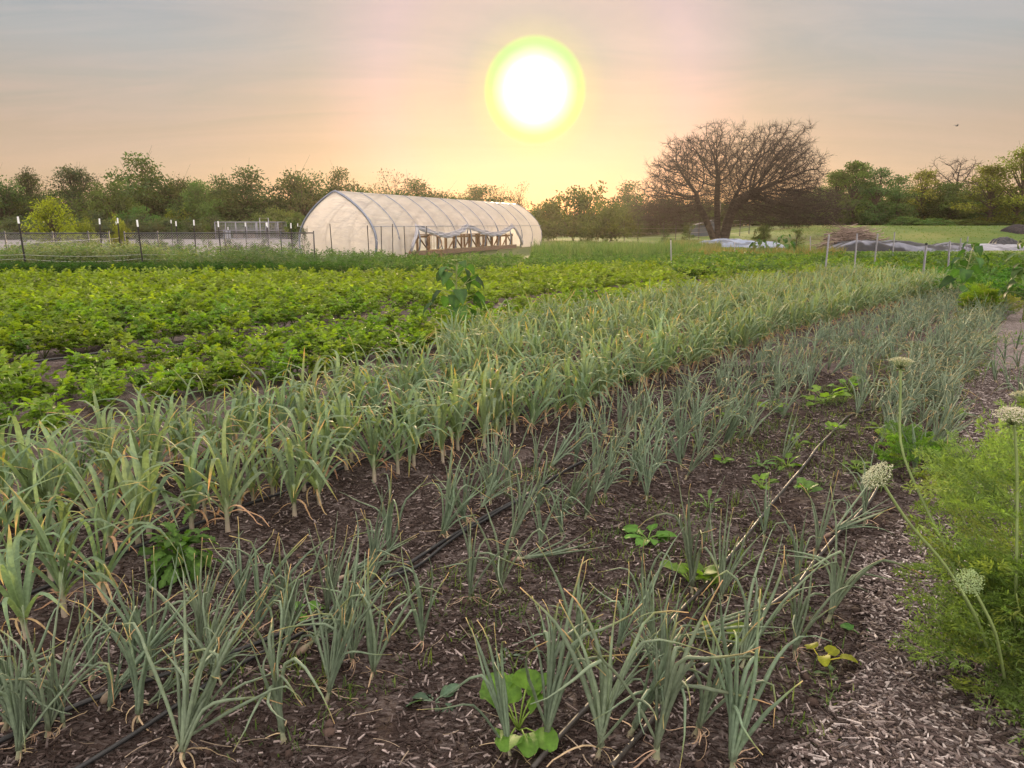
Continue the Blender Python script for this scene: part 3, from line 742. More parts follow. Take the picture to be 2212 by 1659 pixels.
# ------------------------------------------------------------------ broad leaves, weeds, sunflowers
def broad(g, b, d, nrm, L, Wd, col, prof=(.12, .75, 1, .92, .62, .04), droop=.35, cup=.25, wav=.0, r=None):
    d = d / np.linalg.norm(d); s = np.cross(d, nrm); s /= np.linalg.norm(s); n = np.cross(s, d)
    t = np.linspace(0, 1, len(prof)); acc = np.array(b, float); V = []; C = []; step = L / (len(prof) - 1)
    for k, (tt, w) in enumerate(zip(t, prof)):
        a = droop * tt * 1.6; dd = d * math.cos(a) - n * math.sin(a); nn = n * math.cos(a) + d * math.sin(a)
        if k: acc = acc + dd * step
        for x in (-1, -.55, 0, .55, 1):
            jag = 0 if r is None or abs(x) < 1 else r.normal(0, wav) * Wd
            V.append(acc + s * (x * w * Wd / 2 + jag) + nn * (abs(x) ** 1.3 * w * Wd * .5 * cup + (jag * .8)) + dd * (-.10 * L * abs(x) if k in (1, 2) and prof[0] > .2 else 0))
            C.append(np.asarray(col) * (1.25 if x == 0 else 1))
    g.add(V, strips(1, len(prof), 5), np.array(C))
def weed(name, label, pos, nl, L, Wd, col, seed, stem=.06, prof=(.12, .75, 1, .92, .62, .04), el=(.1, .9), droop=.4, cat='weed', up=0, wav=.03, group=None, tall=0):
    r = np.random.default_rng(seed); o = thing(name, label, cat, pos, 0, group); g = G(); gs = G()
    for i in range(nl):
        a = i * 2.4 + r.normal(0, .3); e = r.uniform(*el); d = np.array([math.cos(a) * math.cos(e), math.sin(a) * math.cos(e), math.sin(e)])
        ln = stem * r.uniform(.6, 1.3); p0 = np.array([0, 0, tall * (i / max(nl - 1, 1)) ** 1.0])
        p1 = p0 + d * ln + np.array([0, 0, ln * up])
        if ln > .01: tubes(gs, np.stack([p0, (p0 + p1) / 2 + [0, 0, ln * .12], p1]), np.full(3, .0022 + L * .006)[None], np.asarray(col) * [1.2, 1.05, 1], 4)
        s_ = np.array([-math.sin(a), math.cos(a), 0]); n_ = np.cross(d, s_)
        broad(g, p1, d * [1, 1, .6] + r.normal(0, .1, 3), n_ + r.normal(0, .2, 3), L * r.uniform(.7, 1.2), Wd * r.uniform(.75, 1.15), np.asarray(col) * r.uniform(.8, 1.25), prof, droop * r.uniform(.5, 1.5), .22, wav, r)
    if tall: tubes(gs, np.array([[0, 0, -.02], [0, 0, tall * .5], [0.01, 0, tall]]), np.array([[.006, .005, .003]]) * (1 + 3 * L), np.asarray(col) * 1.2, 5)
    g.build('leaf_cluster', M_WEED, o)
    if gs.n: gs.build('stem', M_STEM, o)
    return o
def ground(px, py): 
    p = at(px, py); p[2] = float(hz(p[0], p[1])); return tuple(p)
ROUND = (.45, .95, 1, .95, .7, .3); LANCE = (.15, .6, .9, 1, .7, .05); LOBE = (.2, .55, .4, .8, .55, 1.0, .6, .9, .5, .05)
LIME = (.11, .195, .03); MIDG = (.07, .14, .03)
weed('weed', 'lime green mallow weed with rounded leaves at the bottom centre under the fan-shaped onion', ground(1120, 1590), 9, .085, .09, LIME, 1, .10, ROUND, (.3, 1.1), .3, wav=.05)
weed('weed', 'lime green weed glowing behind the tall onion between the right hoses', ground(1490, 1265), 9, .075, .085, LIME, 2, .07, ROUND, (.3, 1.2), .3, wav=.05)
weed('weed', 'lime seedling with heart leaves on a red stem under the flopped right onions', ground(1570, 1400), 5, .06, .065, LIME, 3, .07, ROUND, (.6, 1.2), .4)
weed('weed', 'wide clump of bright round-leaved weeds between the onion beds, right of centre', ground(1780, 875), 14, .085, .09, (.12, .22, .04), 4, .12, ROUND, (.1, 1.1), .4, wav=.05)
weed('weed', 'bright weed behind the wide round-leaved clump, touching onions', ground(1835, 850), 9, .08, .085, (.12, .22, .04), 5, .12, ROUND, (.2, 1.1), .4, wav=.05)
weed('weed', 'yellow green leafy sprig left of the wide round-leaved clump', ground(1668, 880), 5, .075, .075, (.14, .22, .03), 6, .10, ROUND, (.3, .9), .5, wav=.05)
weed('weed', 'dark small tuft of leaves below the yellow green sprig', ground(1690, 895), 7, .06, .04, (.05, .10, .04), 7, .03, LANCE, (.5, 1.2), .3)
weed('weed', 'pale green crinkled weed between the right hoses at mid distance', ground(1742, 1075), 7, .055, .06, (.10, .19, .05), 8, .06, ROUND, (.4, 1.2), .4, wav=.06)
weed('weed', 'green weed with upright leaves left of the pale crinkled weed', ground(1645, 1060), 7, .055, .055, LIME, 9, .06, ROUND, (.5, 1.3), .4, wav=.06)
weed('weed', 'three-leaf yellow seedling beside the dark bare soil', ground(1775, 1430), 4, .05, .055, (.26, .26, .02), 10, .06, ROUND, (.5, 1.1), .5)
weed('weed', 'small dark green two-leaf seedling on the chips right of the stout onion', ground(1858, 1372), 3, .05, .055, (.06, .14, .03), 11, .03, ROUND, (.2, .6), .4)
weed('weed', 'seedling of narrow pale leaves lying on the chip path', ground(1942, 1395), 4, .075, .026, (.16, .20, .05), 12, .01, LANCE, (.15, .7), .5)
weed('weed', 'grey green rosette of five leaves on bare chips at the bottom centre', ground(938, 1515), 7, .06, .042, (.09, .15, .10), 13, .03, LANCE, (.1, .6), .4)
weed('weed', 'tiny bright seedling beside the left hoses, right of the tall fan-leaved onion', ground(663, 1330), 4, .05, .05, (.09, .2, .03), 14, .03, ROUND, (.2, .7), .3)
weed('weed', 'flat toothed rosette on the bare soil between the two beds', ground(1290, 1345), 12, .11, .025, (.07, .15, .04), 15, .0, LOBE, (.1, .5), .5)
weed('weed', 'greyish toothed rosette by the second right hose', ground(1755, 1310), 10, .085, .024, (.09, .15, .08), 16, .0, LOBE, (.1, .5), .5)
weed('weed', 'low greyish leaf cluster under the yellow seedling', ground(1845, 1445) if False else ground(1800, 1455), 8, .05, .025, (.10, .15, .07), 17, .02, LANCE, (.1, .7), .4)
weed('weed', 'ragged grey green weed lying flat above the bottom centre rosette', ground(1095, 1415), 10, .07, .03, (.11, .15, .11), 18, .02, LOBE, (.0, .4), .4)
weed('weed', 'bright lobed weed on the soil left of the right hoses at mid distance', ground(1400, 1165), 9, .085, .06, (.09, .19, .03), 19, .06, ROUND, (.1, .6), .3, wav=.06)
weed('weed', 'green round-leaved plant at the path edge under the tall flower stem', ground(2055, 905), 6, .07, .07, (.10, .2, .03), 20, .09, ROUND, (.3, 1.0), .3)
weed('weed', 'lime leaves at the right edge of the chip path below the white flower heads', ground(2175, 990), 8, .075, .07, LIME, 21, .10, ROUND, (.3, 1.1), .4)
weed('weed', 'low round-leaved weed at the left edge inside the leeks', ground(90, 1110), 12, .09, .07, (.08, .18, .03), 23, .06, ROUND, (.3, 1.2), .4)
weed('weed', 'dark mallow plant crouching in the leek row near the middle of the picture', ground(1330, 835), 16, .10, .10, (.05, .10, .03), 24, .10, ROUND, (.2, 1.2), .4)
for i, q in enumerate(((1560, 1000), (1505, 965), (1905, 935), (1850, 1015), (1605, 930), (1720, 965), (1950, 955), (1640, 1010), (1570, 905), (1800, 940), (1530, 1100), (1700, 1010))):
    weed('weed', 'small green weed sprouting between the beds where the right hoses fade', ground(*q), 6 + i % 4, .05 + .01 * (i % 3), (.05, .022, .04)[i % 3], ((.10, .19, .035), (.09, .17, .05), (.12, .20, .03))[i % 3], 200 + i, .05, (ROUND, LANCE, ROUND)[i % 3], (.2, 1.2), .4, wav=.05, group='small weeds between the beds')
# dark bushy dock clump
r = np.random.default_rng(50); dk = thing('dock_clump', 'dense dark green leafy weed clump with wavy lobed leaves in front of the leeks', 'weed', ground(392, 1245))
g = G()
for i in range(95):
    a = r.uniform(0, 6.28); e = r.uniform(-.3, 1.3); ln = r.uniform(.03, .12)
    d = np.array([math.cos(a) * math.cos(e), math.sin(a) * math.cos(e), math.sin(e)])
    b = np.array([0, 0, .02 + .09 * r.random()]) + d * ln; nn = np.cross(d, [-math.sin(a), math.cos(a), 0])
    broad(g, b, d + [0, 0, -.25], nn + r.normal(0, .3, 3), r.uniform(.06, .11), r.uniform(.035, .055), np.array([.055, .12, .026]) * r.uniform(.7, 1.5), LOBE, r.uniform(.4, 1.1), .3, .04, r)
g.build('leaf_cluster', M_WEED, dk)
# sunflowers
def sunflower(label, pos, H, nl, L, seed, lean=(0, 0), wide=1.0):
    r = np.random.default_rng(seed); o = thing('sunflower_plant', label, 'sunflower plant', pos, 0, None); g = G(); gs = G()
    s = np.linspace(0, 1, 8); P = np.stack([lean[0] * s ** 2, lean[1] * s ** 2, H * s], -1)
    tubes(gs, P, np.linspace(.016, .008, 8)[None] * (H ** .5), (.16, .19, .07), 7)
    for i in range(nl):
        q = .25 + .72 * i / (nl - 1); b = np.array([np.interp(q, s, P[:, k]) for k in range(3)]); a = i * 2.4 + r.normal(0, .25)
        e = r.uniform(.15, .7); d = np.array([math.cos(a) * math.cos(e), math.sin(a) * math.cos(e), math.sin(e)])
        k = (1.0 - .45 * max(0, q - .6) / .4); pl = L * .75 * k * wide * r.uniform(.7, 1.2); p1 = b + d * pl
        tubes(gs, np.stack([b, b + d * pl * .5 + [0, 0, .01], p1]), np.array([[.005, .004, .003]]), (.17, .2, .08), 5)
        nn = np.cross(d, [-math.sin(a), math.cos(a), 0])
        broad(g, p1, d * [1, 1, -.1] + [0, 0, -.25], nn + r.normal(0, .2, 3), L * k * r.uniform(.85, 1.15), L * .78 * k * r.uniform(.9, 1.1), np.array([.042, .085, .026]) * r.uniform(.6, 1.6), (.5, 1, .9, .78, .5, .30, .02), r.uniform(.5, 1.1), .16, .02, r)
    for i in range(9):
        a = i * 2.4; d = np.array([math.cos(a) * .7, math.sin(a) * .7, .7]); nn = np.cross(d, [-math.sin(a), math.cos(a), 0])
        broad(g, P[-1] - [0, 0, .01], d, nn, L * .5, L * .25, (.10, .16, .03), LANCE, .6, .2)
    g.build('leaf_cluster', M_WEED, o); gs.build('stem', M_STEM, o)
p = aty(985, 690, 9.9); sunflower('young sunflower plant with drooping broad leaves standing in the potato field', (p[0], p[1], 0), 1.04, 24, .24, 1, (.02, 0), 1.7)
p = aty(2076, 650, 14.2); sunflower('slim sunflower plant with a bare lower stem beyond the onion beds', (p[0], p[1], 0), 1.15, 18, .30, 2, (.12, 0), 1.1)
p = aty(2215, 655, 12.2); sunflower('big leafy sunflower plant cut by the right edge of the picture', (p[0], p[1], 0), 1.3, 44, .22, 3, (-.03, 0), 1.5)
p = aty(1693, 545, 36); sunflower('leafy sunflower plant by the pale tarp under the bare tree', (p[0], p[1], 0), 1.0, 22, .3, 4, (0, 0), 1.6)
p = aty(1640, 545, 38); sunflower('lower leafy sunflower plant left of another by the pale tarp', (p[0], p[1], 0), .75, 22, .3, 5, (0, 0), 1.6)

# ------------------------------------------------------------------ feathery plants: carrots gone to flower, dill
def frond_set(g, B, D, L, cols, r, np_=9, nl=5, seg=.016, wid=.0045):
    """B base, D direction of each frond; pinnate leaves made of many narrow segments"""
    n = len(B); D = norm(D); sd_ = norm(np.cross(D, np.array([0, 0, 1.]) + r.normal(0, .35, (n, 3)))); nn = np.cross(sd_, D)
    s = np.linspace(0, 1, 6); P = B[:, None] + D[:, None] * (L[:, None] * s)[..., None] - nn[:, None] * (L[:, None] * .22 * s ** 2)[..., None]
    tubes(g, P, (.0016 * (1.2 - s))[None] * np.ones((n, 1)), np.repeat(cols[:, None] * 1.1, 6, 1), 3)
    BB, DD, NN, LL, CC = [], [], [], [], []
    for k in range(np_):
        q = .28 + .72 * k / (np_ - 1); base = B + D * (L * q)[:, None] - nn * (L * .22 * q ** 2)[:, None]; pl = L * .42 * (1 - .75 * abs(q - .45)) * (1.05 - q * .55)
        for sg in (-1, 1):
            pd = norm(D * .75 + sd_ * sg + nn * r.normal(.1, .25, (n, 1)))
            ps = np.cross(pd, nn)
            for j in range(nl):
                f = (j + 1) / nl; b2 = base + pd * (pl * f)[:, None]
                for s2 in (-1, 1):
                    BB.append(b2); DD.append(pd * .8 + ps * s2 * .8 + r.normal(0, .3, (n, 3))); NN.append(nn + r.normal(0, .4, (n, 3))); LL.append(np.full(n, seg) * r.uniform(.7, 1.3, n)); CC.append(cols * r.uniform(.8, 1.2, (n, 1)))
    LL = np.concatenate(LL)
    leaflets(g, np.concatenate(BB), np.concatenate(DD), np.concatenate(NN), LL, LL / seg * wid, np.concatenate(CC), .1, .1)
def feather_bush(g, H, Rr, n, r, col, L=(.14, .26), seg=.016, wid=.0045, np_=9, nl=5, zmin=.0):
    a = r.uniform(0, 6.28, n); q = r.random(n) ** .8; rad = Rr * np.sqrt(r.random(n)) * (1.05 - .55 * q)
    B = np.stack([rad * np.cos(a), rad * np.sin(a), zmin + (H - zmin) * q * .85], -1)
    D = np.stack([np.cos(a + r.normal(0, .6, n)) * .8, np.sin(a + r.normal(0, .6, n)) * .8, r.uniform(.0, 1.1, n)], -1)
    c = np.asarray(col) * r.uniform(.7, 1.35, (n, 1)) + (r.random((n, 1)) < .15) * np.array([.05, .03, 0])
    frond_set(g, B, D, r.uniform(*L, n), c, r, np_, nl, seg, wid)
def umbel(parent, c, up, rad, seed, green=0.0, label=None):
    r = np.random.default_rng(seed); up = np.asarray(up, float); up /= np.linalg.norm(up); e1 = np.cross(up, [.3, .9, .1]); e1 /= np.linalg.norm(e1); e2 = np.cross(up, e1)
    g = G(); gr = G(); n = 42; rr = rad * np.sqrt((np.arange(n) + .5) / n); a = np.arange(n) * 2.4
    root = np.asarray(c) - up * rad * .75
    heads = np.asarray(c) + e1 * (rr * np.cos(a))[:, None] + e2 * (rr * np.sin(a))[:, None] + up * (.22 * rad - .35 * rr ** 2 / rad)[:, None]
    for h in heads:
        tubes(gr, np.stack([root, lerp(root, h, .5) - up * rad * .06, h - up * .004]), np.array([[.0014, .001, .0008]]), (.16, .2, .08), 3)
    B = np.repeat(heads, 16, 0); m_ = len(B); off = r.normal(0, rad * .1, (m_, 2)); B = B + e1 * off[:, :1] + e2 * off[:, 1:] + up * r.uniform(-.002, .003, (m_, 1))
    ph = r.uniform(0, 6.28, m_); D = e1 * np.cos(ph)[:, None] + e2 * np.sin(ph)[:, None] + up * r.uniform(-.2, .5, (m_, 1))
    col = lerp(np.array([.50, .50, .38]), np.array([.24, .36, .16]), green) * r.uniform(.8, 1.1, (m_, 1))
    leaflets(g, B, D, np.broadcast_to(up, B.shape) + r.normal(0, .3, B.shape), rad * .085, rad * .07, col, .1, .1)
    nb = 9; a = np.arange(nb) * .7; D = (e1 * np.cos(a)[:, None] + e2 * np.sin(a)[:, None]) - up * .2
    leaflets(gr, np.repeat(root[None], nb, 0), D, np.broadcast_to(up, D.shape), rad * .7, .003, (.13, .19, .05), .1, .2)
    o = g.build('flower_head', M_DRY, parent)
    if label: o['label'] = label
    gr.build('flower_stalks', M_STEM, o)
def stem_tube(parent, pts, rad, col=(.15, .2, .07)):
    g = G(); P = smooth_path(pts, 24); tubes(g, P, np.linspace(rad * 1.35, rad, 24)[::-1][None], col, 7); g.build('stem', M_STEM, parent)
def T3(px, py, y): return aty(px, py, y)
r = np.random.default_rng(61)
cp = ground(2200, 1520); ca = thing('flowering_carrot_plant', 'big feathery green carrot plant in flower at the right edge of the chip path', 'carrot plant', cp)
g = G(); feather_bush(g, .50, .16, 240, r, (.135, .205, .06), (.13, .25), .02, .0045, 8, 4)
g2 = G(); feather_bush(g2, .86, .25, 140, r, (.135, .205, .06), (.13, .26), .02, .0042, 8, 4, zmin=.2); g.merge(g2, None, (.03, .1, 0))
gb_ = G()
for i in range(16):
    a = r.uniform(0, 6.28); h = r.uniform(.35, .72); q = np.linspace(0, 1, 8); o_ = r.uniform(.12, .3)
    tubes(gb_, np.stack([np.cos(a) * o_ * q ** 1.4 + .012 * np.sin(q * 5 + i), np.sin(a) * o_ * q ** 1.4, h * q], -1), np.linspace(.0045, .0018, 8)[None], (.16, .21, .06), 5)
gb_.build('side_stem', M_STEM, ca)
g.build('foliage', M_WEED, ca)
def rel(ps, base=cp): return [np.asarray(q) - np.asarray(base) for q in ps]
stem_tube(ca, rel([T3(1945, 795, 2.6), T3(1946, 880, 2.6), T3(1938, 962, 2.55), T3(1985, 1065, 2.5), T3(2060, 1220, 2.35), T3(2120, 1400, 2.2), ground(2180, 1510)]), .0042)
umbel(ca, rel([T3(1947, 778, 2.6)])[0], (.05, .1, 1), .040, 1, .3, 'flat cream flower head on the tallest upright stem')
stem_tube(ca, rel([T3(1905, 1040, 2.0), T3(1960, 1130, 2.0), T3(2040, 1215, 2.05), T3(2110, 1330, 2.05), ground(2175, 1520)]), .004)
umbel(ca, rel([T3(1893, 1026, 2.0)])[0], (-.75, -.1, .75), .044, 2, .2, 'white domed flower head tilted to the left')
stem_tube(ca, rel([T3(2190, 905, 2.15), T3(2198, 1010, 2.15), T3(2196, 1200, 2.1), ground(2190, 1520)]), .004)
umbel(ca, rel([T3(2188, 893, 2.15)])[0], (-.15, -.15, 1), .048, 3, .0, 'white flower head cut by the right edge')
umbel(ca, rel([T3(2212, 852, 2.35)])[0], (0, .1, 1), .04, 5, .3)
stem_tube(ca, rel([T3(2212, 862, 2.35), T3(2215, 1000, 2.3), ground(2210, 1480)]), .004)
stem_tube(ca, rel([T3(2098, 1262, 1.95), T3(2150, 1360, 1.95), ground(2185, 1540)]), .004)
umbel(ca, rel([T3(2094, 1256, 1.93)])[0], (-.55, -.65, .55), .034, 4, .9, 'green half-open flower head nodding inside the foliage')
c2 = ground(2120, 1130); ca2 = thing('carrot_plant', 'loose feathery carrot plant behind the flowering one, beside the chip path', 'carrot plant', c2)
g = G(); feather_bush(g, .32, .3, 80, r, (.12, .18, .05), (.12, .22), .016, .0045); g.build('foliage', M_WEED, ca2)
c3 = ground(1965, 1010); ca3 = thing('carrot_plant', 'low feathery seedling patch at the foot of the tall flower stem', 'carrot plant', c3)
g = G(); feather_bush(g, .2, .22, 50, r, (.11, .2, .035), (.10, .18), .016, .0045); g.build('foliage', M_WEED, ca3)
c4 = ground(2112, 690); dl = thing('dill_plant', 'upright feathery dill plant at the far end of the right onion bed', 'dill plant', c4)
g = G(); feather_bush(g, .5, .16, 130, r, (.11, .20, .02), (.14, .24), .03, .007, 7, 4); g.build('foliage', M_WEED, dl)
gs = G(); tubes(gs, np.array([[0, 0, -.02], [0, 0, .25], [.02, 0, .45]]), np.array([[.008, .006, .003]]), (.14, .2, .06), 5); gs.build('stem', M_STEM, dl)
c5 = ground(2150, 675); dl2 = thing('dill_plant', 'low yellowish feathery dill plant right of the upright one', 'dill plant', c5)
g = G(); feather_bush(g, .24, .32, 70, r, (.17, .20, .05), (.12, .2), .03, .007, 7, 4); g.build('foliage', M_WEED, dl2)
c6 = ground(1745, 572); 
weed('dock_plant', 'reddish brown dock seed stalk rising from the leaves right of centre', (c6[0], c6[1], 0), 26, .10, .03, (.20, .13, .04), 77, .04, LANCE, (.3, 1.2), .4, 'weed', tall=.75)

# ------------------------------------------------------------------ small grass and seedlings in the beds (stuff)
def tufts(name, label, x, y, H, nb, cols, seed, mat=None, wid=.003, spread=.5, z=None, S_=5):
    r = np.random.default_rng(seed); n = len(x) * nb; X = np.repeat(x, nb) + r.normal(0, .02 + .08 * np.mean(H), n); Y = np.repeat(y, nb) + r.normal(0, .02 + .08 * np.mean(H), n)
    Z = hz(X, Y) if z is None else np.repeat(np.broadcast_to(z, len(x)), nb)
    L = np.repeat(np.broadcast_to(H, len(x)), nb) * r.uniform(.5, 1.2, n); s = np.linspace(0, 1, S_)[None]
    th = np.abs(r.normal(0, spread, (n, 1))) + r.uniform(.1, .9, (n, 1)) * s
    P, sd_, nr = blade_path(np.stack([X, Y, Z], -1), r.uniform(0, 6.28, (n, 1)) + 0 * s, th, L)
    k = np.repeat(r.integers(0, len(cols), len(x)), nb); c = np.array(cols)[k] * r.uniform(.75, 1.25, (n, 1))
    g = G(); ribbon(g, P, sd_, nr, np.repeat(np.broadcast_to(wid, len(x)), nb)[:, None] * (1.02 - s ** 2), .25, np.repeat(c[:, None], S_, 1))
    o = g.build(name, mat or M_WEED); tag(o, label, None, None, 'stuff'); return o
r = np.random.default_rng(71)
n = 5200; u = 1.2 + 13 * r.random(n); v = r.uniform(-2.6, -.3, n); x, y = rowpos(u, v)
k = inview(x, y) & (vnoise(x * 1.1, y * 1.1, 61) + .32 * sstep(2.6, 5, u) * sstep(-1.9, -1.2, v) > .66); x, y = x[k], y[k]
tufts('small_grass', 'small green grass weeds sprouting in the onion beds', x, y, r.uniform(.02, .08, len(x)), 7, [(.08, .14, .045), (.11, .16, .05), (.07, .12, .045)], 72, None, .0028, 1.0)
n = 900; u = 3 + 14 * r.random(n); v = r.uniform(-.5, 1.2, n); x, y = rowpos(u, v); k = inview(x, y) & ((vnoise(x * 1.5, y * 1.5, 62) > .62) | (v > .7)); x, y = x[k], y[k]
tufts('path_weeds', 'small green weeds along the chip path', x, y, r.uniform(.04, .12, len(x)), 7, [(.10, .18, .04), (.13, .2, .04)], 73, None, .005, .8)
# ------------------------------------------------------------------ weeds and field margins (stuff)
def leafy_stuff(name, label, x, y, H, nl, L, cols, seed, mat=None, slim=.35, z=None):
    """loose plants: leaves along thin upright stems"""
    r = np.random.default_rng(seed); n0 = len(x); n = n0 * nl; zb = hz(x, y) if z is None else z
    q = r.random(n); Hh = np.repeat(np.broadcast_to(H, n0), nl); a = r.uniform(0, 6.28, n); sp = .22 * Hh
    B = np.stack([np.repeat(x, nl) + r.normal(0, 1, n) * sp, np.repeat(y, nl) + r.normal(0, 1, n) * sp, np.repeat(zb, nl) + Hh * q * (1 - .25 * np.abs(r.normal(0, .5, n)))], -1)
    e = r.uniform(-.3, 1.0, n); D = np.stack([np.cos(a) * np.cos(e), np.sin(a) * np.cos(e), np.sin(e)], -1)
    k = np.repeat(r.integers(0, len(cols), n0), nl); c = np.array(cols)[k] * r.uniform(.7, 1.3, (n, 1)); LL = L * r.uniform(.6, 1.3, n)
    g = G(); leaflets(g, B, D, np.array([0, 0, 1.]) + r.normal(0, .5, (n, 3)), LL, LL * slim, c, .2, .2)
    tag(g.build(name, mat or M_WEED), label, None, None, 'stuff')
r = np.random.default_rng(81)
def pxbox(n, x0, x1, d0, d1):
    px = r.uniform(x0, x1, n); d = r.uniform(d0, d1, n); q = ray(px[0], HOR)
    return (px - CX) / (FPX / math.cos(PITCH)) * d, d
x, y = pxbox(330, -60, 760, 22.0, 23.2); leafy_stuff('carrot_row', 'dark green feathery carrot row along the far edge of the field', x, y, .42, 60, .12, [(.035, .085, .018), (.05, .10, .02)], 82, slim=.16)
x, y = pxbox(480, -60, 640, 23.6, 26.5); k = vnoise(x * .5, y * .5, 91) > .2; leafy_stuff('fence_weeds', 'tall grey green weeds growing through the garden fence', x[k], y[k], r.uniform(.5, 1.0, k.sum()), 60, .1, [(.12, .16, .10), (.09, .15, .05), (.15, .17, .10)], 83, slim=.3)
x, y = pxbox(150, 50, 340, 23.8, 25.2); leafy_stuff('fence_weeds', 'pale silvery weeds bushing up through the left end of the garden fence', x, y, r.uniform(.7, 1.05, 150), 80, .09, [(.17, .20, .14), (.13, .18, .09), (.20, .21, .15)], 96, slim=.3)
x, y = pxbox(420, -60, 830, 26, 33); leafy_stuff('fence_weeds', 'grey green weeds standing between the garden fence and the plastic tunnel', x, y, r.uniform(.3, .62, 420), 50, .1, [(.10, .15, .08), (.08, .14, .04)], 84, slim=.35)
x, y = pxbox(900, 760, 1700, 24, 33); leafy_stuff('field_margin', 'rough green plants along the far edge of the field', x, y, r.uniform(.2, .42, 900), 36, .11, [(.08, .14, .03), (.10, .15, .04), (.07, .12, .04)], 85, slim=.4)
x, y = pxbox(700, 1450, 2250, 21, 32); leafy_stuff('field_margin', 'lush green plants behind the leek rows on the right', x, y, r.uniform(.25, .5, 700), 50, .12, [(.07, .15, .03), (.10, .18, .03), (.06, .12, .04)], 86, slim=.5)
x, y = pxbox(420, 1900, 2330, 15.5, 22); leafy_stuff('field_margin', 'green weeds beyond the onion beds at the right', x, y, r.uniform(.2, .45, 420), 50, .10, [(.07, .15, .03), (.10, .17, .04)], 87, slim=.4)
x, y = pxbox(520, 1480, 1830, 33, 39); tufts('seed_heads', 'amber seed stalks of grain standing behind the green field', x, y, r.uniform(.3, .6, 520), 9, [(.24, .17, .05), (.18, .19, .05), (.14, .17, .05)], 88, M_DRY, .012, .12)
x, y = pxbox(700, 1150, 1520, 33, 46); tufts('wild_grass', 'tall wild grass and weeds beside the plastic tunnel', x, y, r.uniform(.35, .8, 700), 10, [(.10, .15, .05), (.14, .17, .07), (.08, .13, .04)], 89, None, .013, .2)
n = 9000; x = r.uniform(3, 70, n); y = r.uniform(33, 74, n); k = inview(x, y, terrain(x, y), 40); x, y = x[k], y[k]
tufts('lawn_grass', 'short mown grass of the lawn and low bank', x, y, r.uniform(.04, .10, len(x)), 5, [(.09, .14, .02), (.14, .16, .03), (.07, .12, .02)], 90, None, .012, .5, terrain(x, y) - .02, 3)
x, y = pxbox(1500, 1440, 1560, 44, 60); tufts('wild_grass', 'pale dry grass beyond the tunnel under the bare tree', x, y, r.uniform(.2, .5, 1500), 6, [(.16, .17, .06), (.2, .17, .09)], 92, None, .012, .3, terrain(x, y))
x, y = pxbox(900, -80, 700, 86, 92); leafy_stuff('undergrowth', 'grey green undergrowth at the foot of the left treeline', x, y, r.uniform(.8, 2.4, 900), 44, .42, [(.07, .10, .045), (.09, .12, .05), (.05, .08, .03)], 93, slim=.35, z=terrain(x, y))

x, y = pxbox(420, 1690, 2330, 90, 95); leafy_stuff('undergrowth', 'dark green undergrowth at the foot of the right treeline', x, y, r.uniform(1.0, 3.0, 420), 60, .45, [(.05, .08, .03), (.06, .09, .035), (.04, .06, .025)], 94, slim=.4, z=terrain(x, y))
x, y = pxbox(520, 1130, 1720, 108, 116); leafy_stuff('undergrowth', 'hazy undergrowth at the foot of the trees below the sun', x, y, r.uniform(1.5, 4.0, 520), 60, .5, [(.05, .07, .025), (.06, .075, .03)], 95, slim=.4, z=terrain(x, y))

# ------------------------------------------------------------------ garden fence posts and wires
CLEAR = .0
def tpost(xt, yt, xb, yb, tip, label, group, zb=.5, w=.046, col=(.02, .018, .02), tipc=(.75, .76, .78), tl=.2, name='fence_post', capdark=False, D=None, mat=None):
    if D is None: b = at(xb, yb, zb)
    else: b = aty(xb, yb, D)
    t = aty(xt, yt, b[1]); d = (t - b); k = (0 - b[2] - .1) / d[2]; foot = b + d * k
    o = thing(name, label, 'post', (foot[0], foot[1], 0), 0, group); f = np.array([foot[0], foot[1], 0]); u_ = d / np.linalg.norm(d)
    g = G(); top = t - f; low = foot - f; body = top - u_ * (tl if tip else 0)
    bar(g, low, body, w, w * .25, col); bar(g, low + [0, w * .45, 0], body + [0, w * .45, 0], w * .25, w * .8, col)
    for q in np.linspace(.3, .95, 12): c = lerp(low, body, q); bar(g, c - [0, w * .3, .012], c - [0, w * .3, -.012], w * .45, w * .35, col)
    g.build('shaft', mat or M_DARKM, o, False)
    if tip:
        g = G(); bar(g, body, top, w * 1.12, w * .34, tipc); bar(g, body + [0, w * .45, 0], top + [0, w * .45, 0], w * .32, w * .9, tipc); g.build('white_tip' if not capdark else 'cap', M_WHITE if not capdark else M_DARKM, o, False)
    return t
def c1(x, y): return (x / 3.16) * .8848, (y / 3.16 + 350) * .8848
def c2_(x, y): return (x / 2.765 + 600) * .8848, (y / 2.765 + 400) * .8848
tops = []
TP = [((135, 565), (188, 890)), ((335, 600), (348, 780)), ((765, 580), (785, 845)), ((893, 600), (905, 780)), ((905, 575), (928, 830)), ((1055, 590), (1095, 890)), ((1318, 590), (1330, 760)), ((1355, 600), (1375, 815)), ((1493, 590), (1510, 840)), ((1680, 600), (1703, 855)), ((1757, 645), (1765, 740)), ((1890, 610), (1900, 780)), ((2053, 612), (2060, 750)), ((2058, 610), (2075, 815))]
for i, (a, b) in enumerate(TP):
    tops.append(tpost(*c1(*a), *c1(*b), True, 'dark fence post with a white tip, %s from the left along the garden fence' % ordinal(i), 'white tipped garden fence posts'))
TD = [((303, 400), (315, 610), 1), ((350, 402), (357, 530), 1), ((450, 405), (458, 570), 0), ((567, 405), (582, 590), 0), ((693, 415), (700, 585), 0), ((720, 408), (728, 580), 0), ((770, 418), (777, 560), 0), ((820, 415), (830, 595), 0), ((913, 420), (917, 600), 0), ((990, 405), (992, 590), 0), ((1068, 420), (1075, 585), 0), ((1220, 420), (1222, 600), 0)]
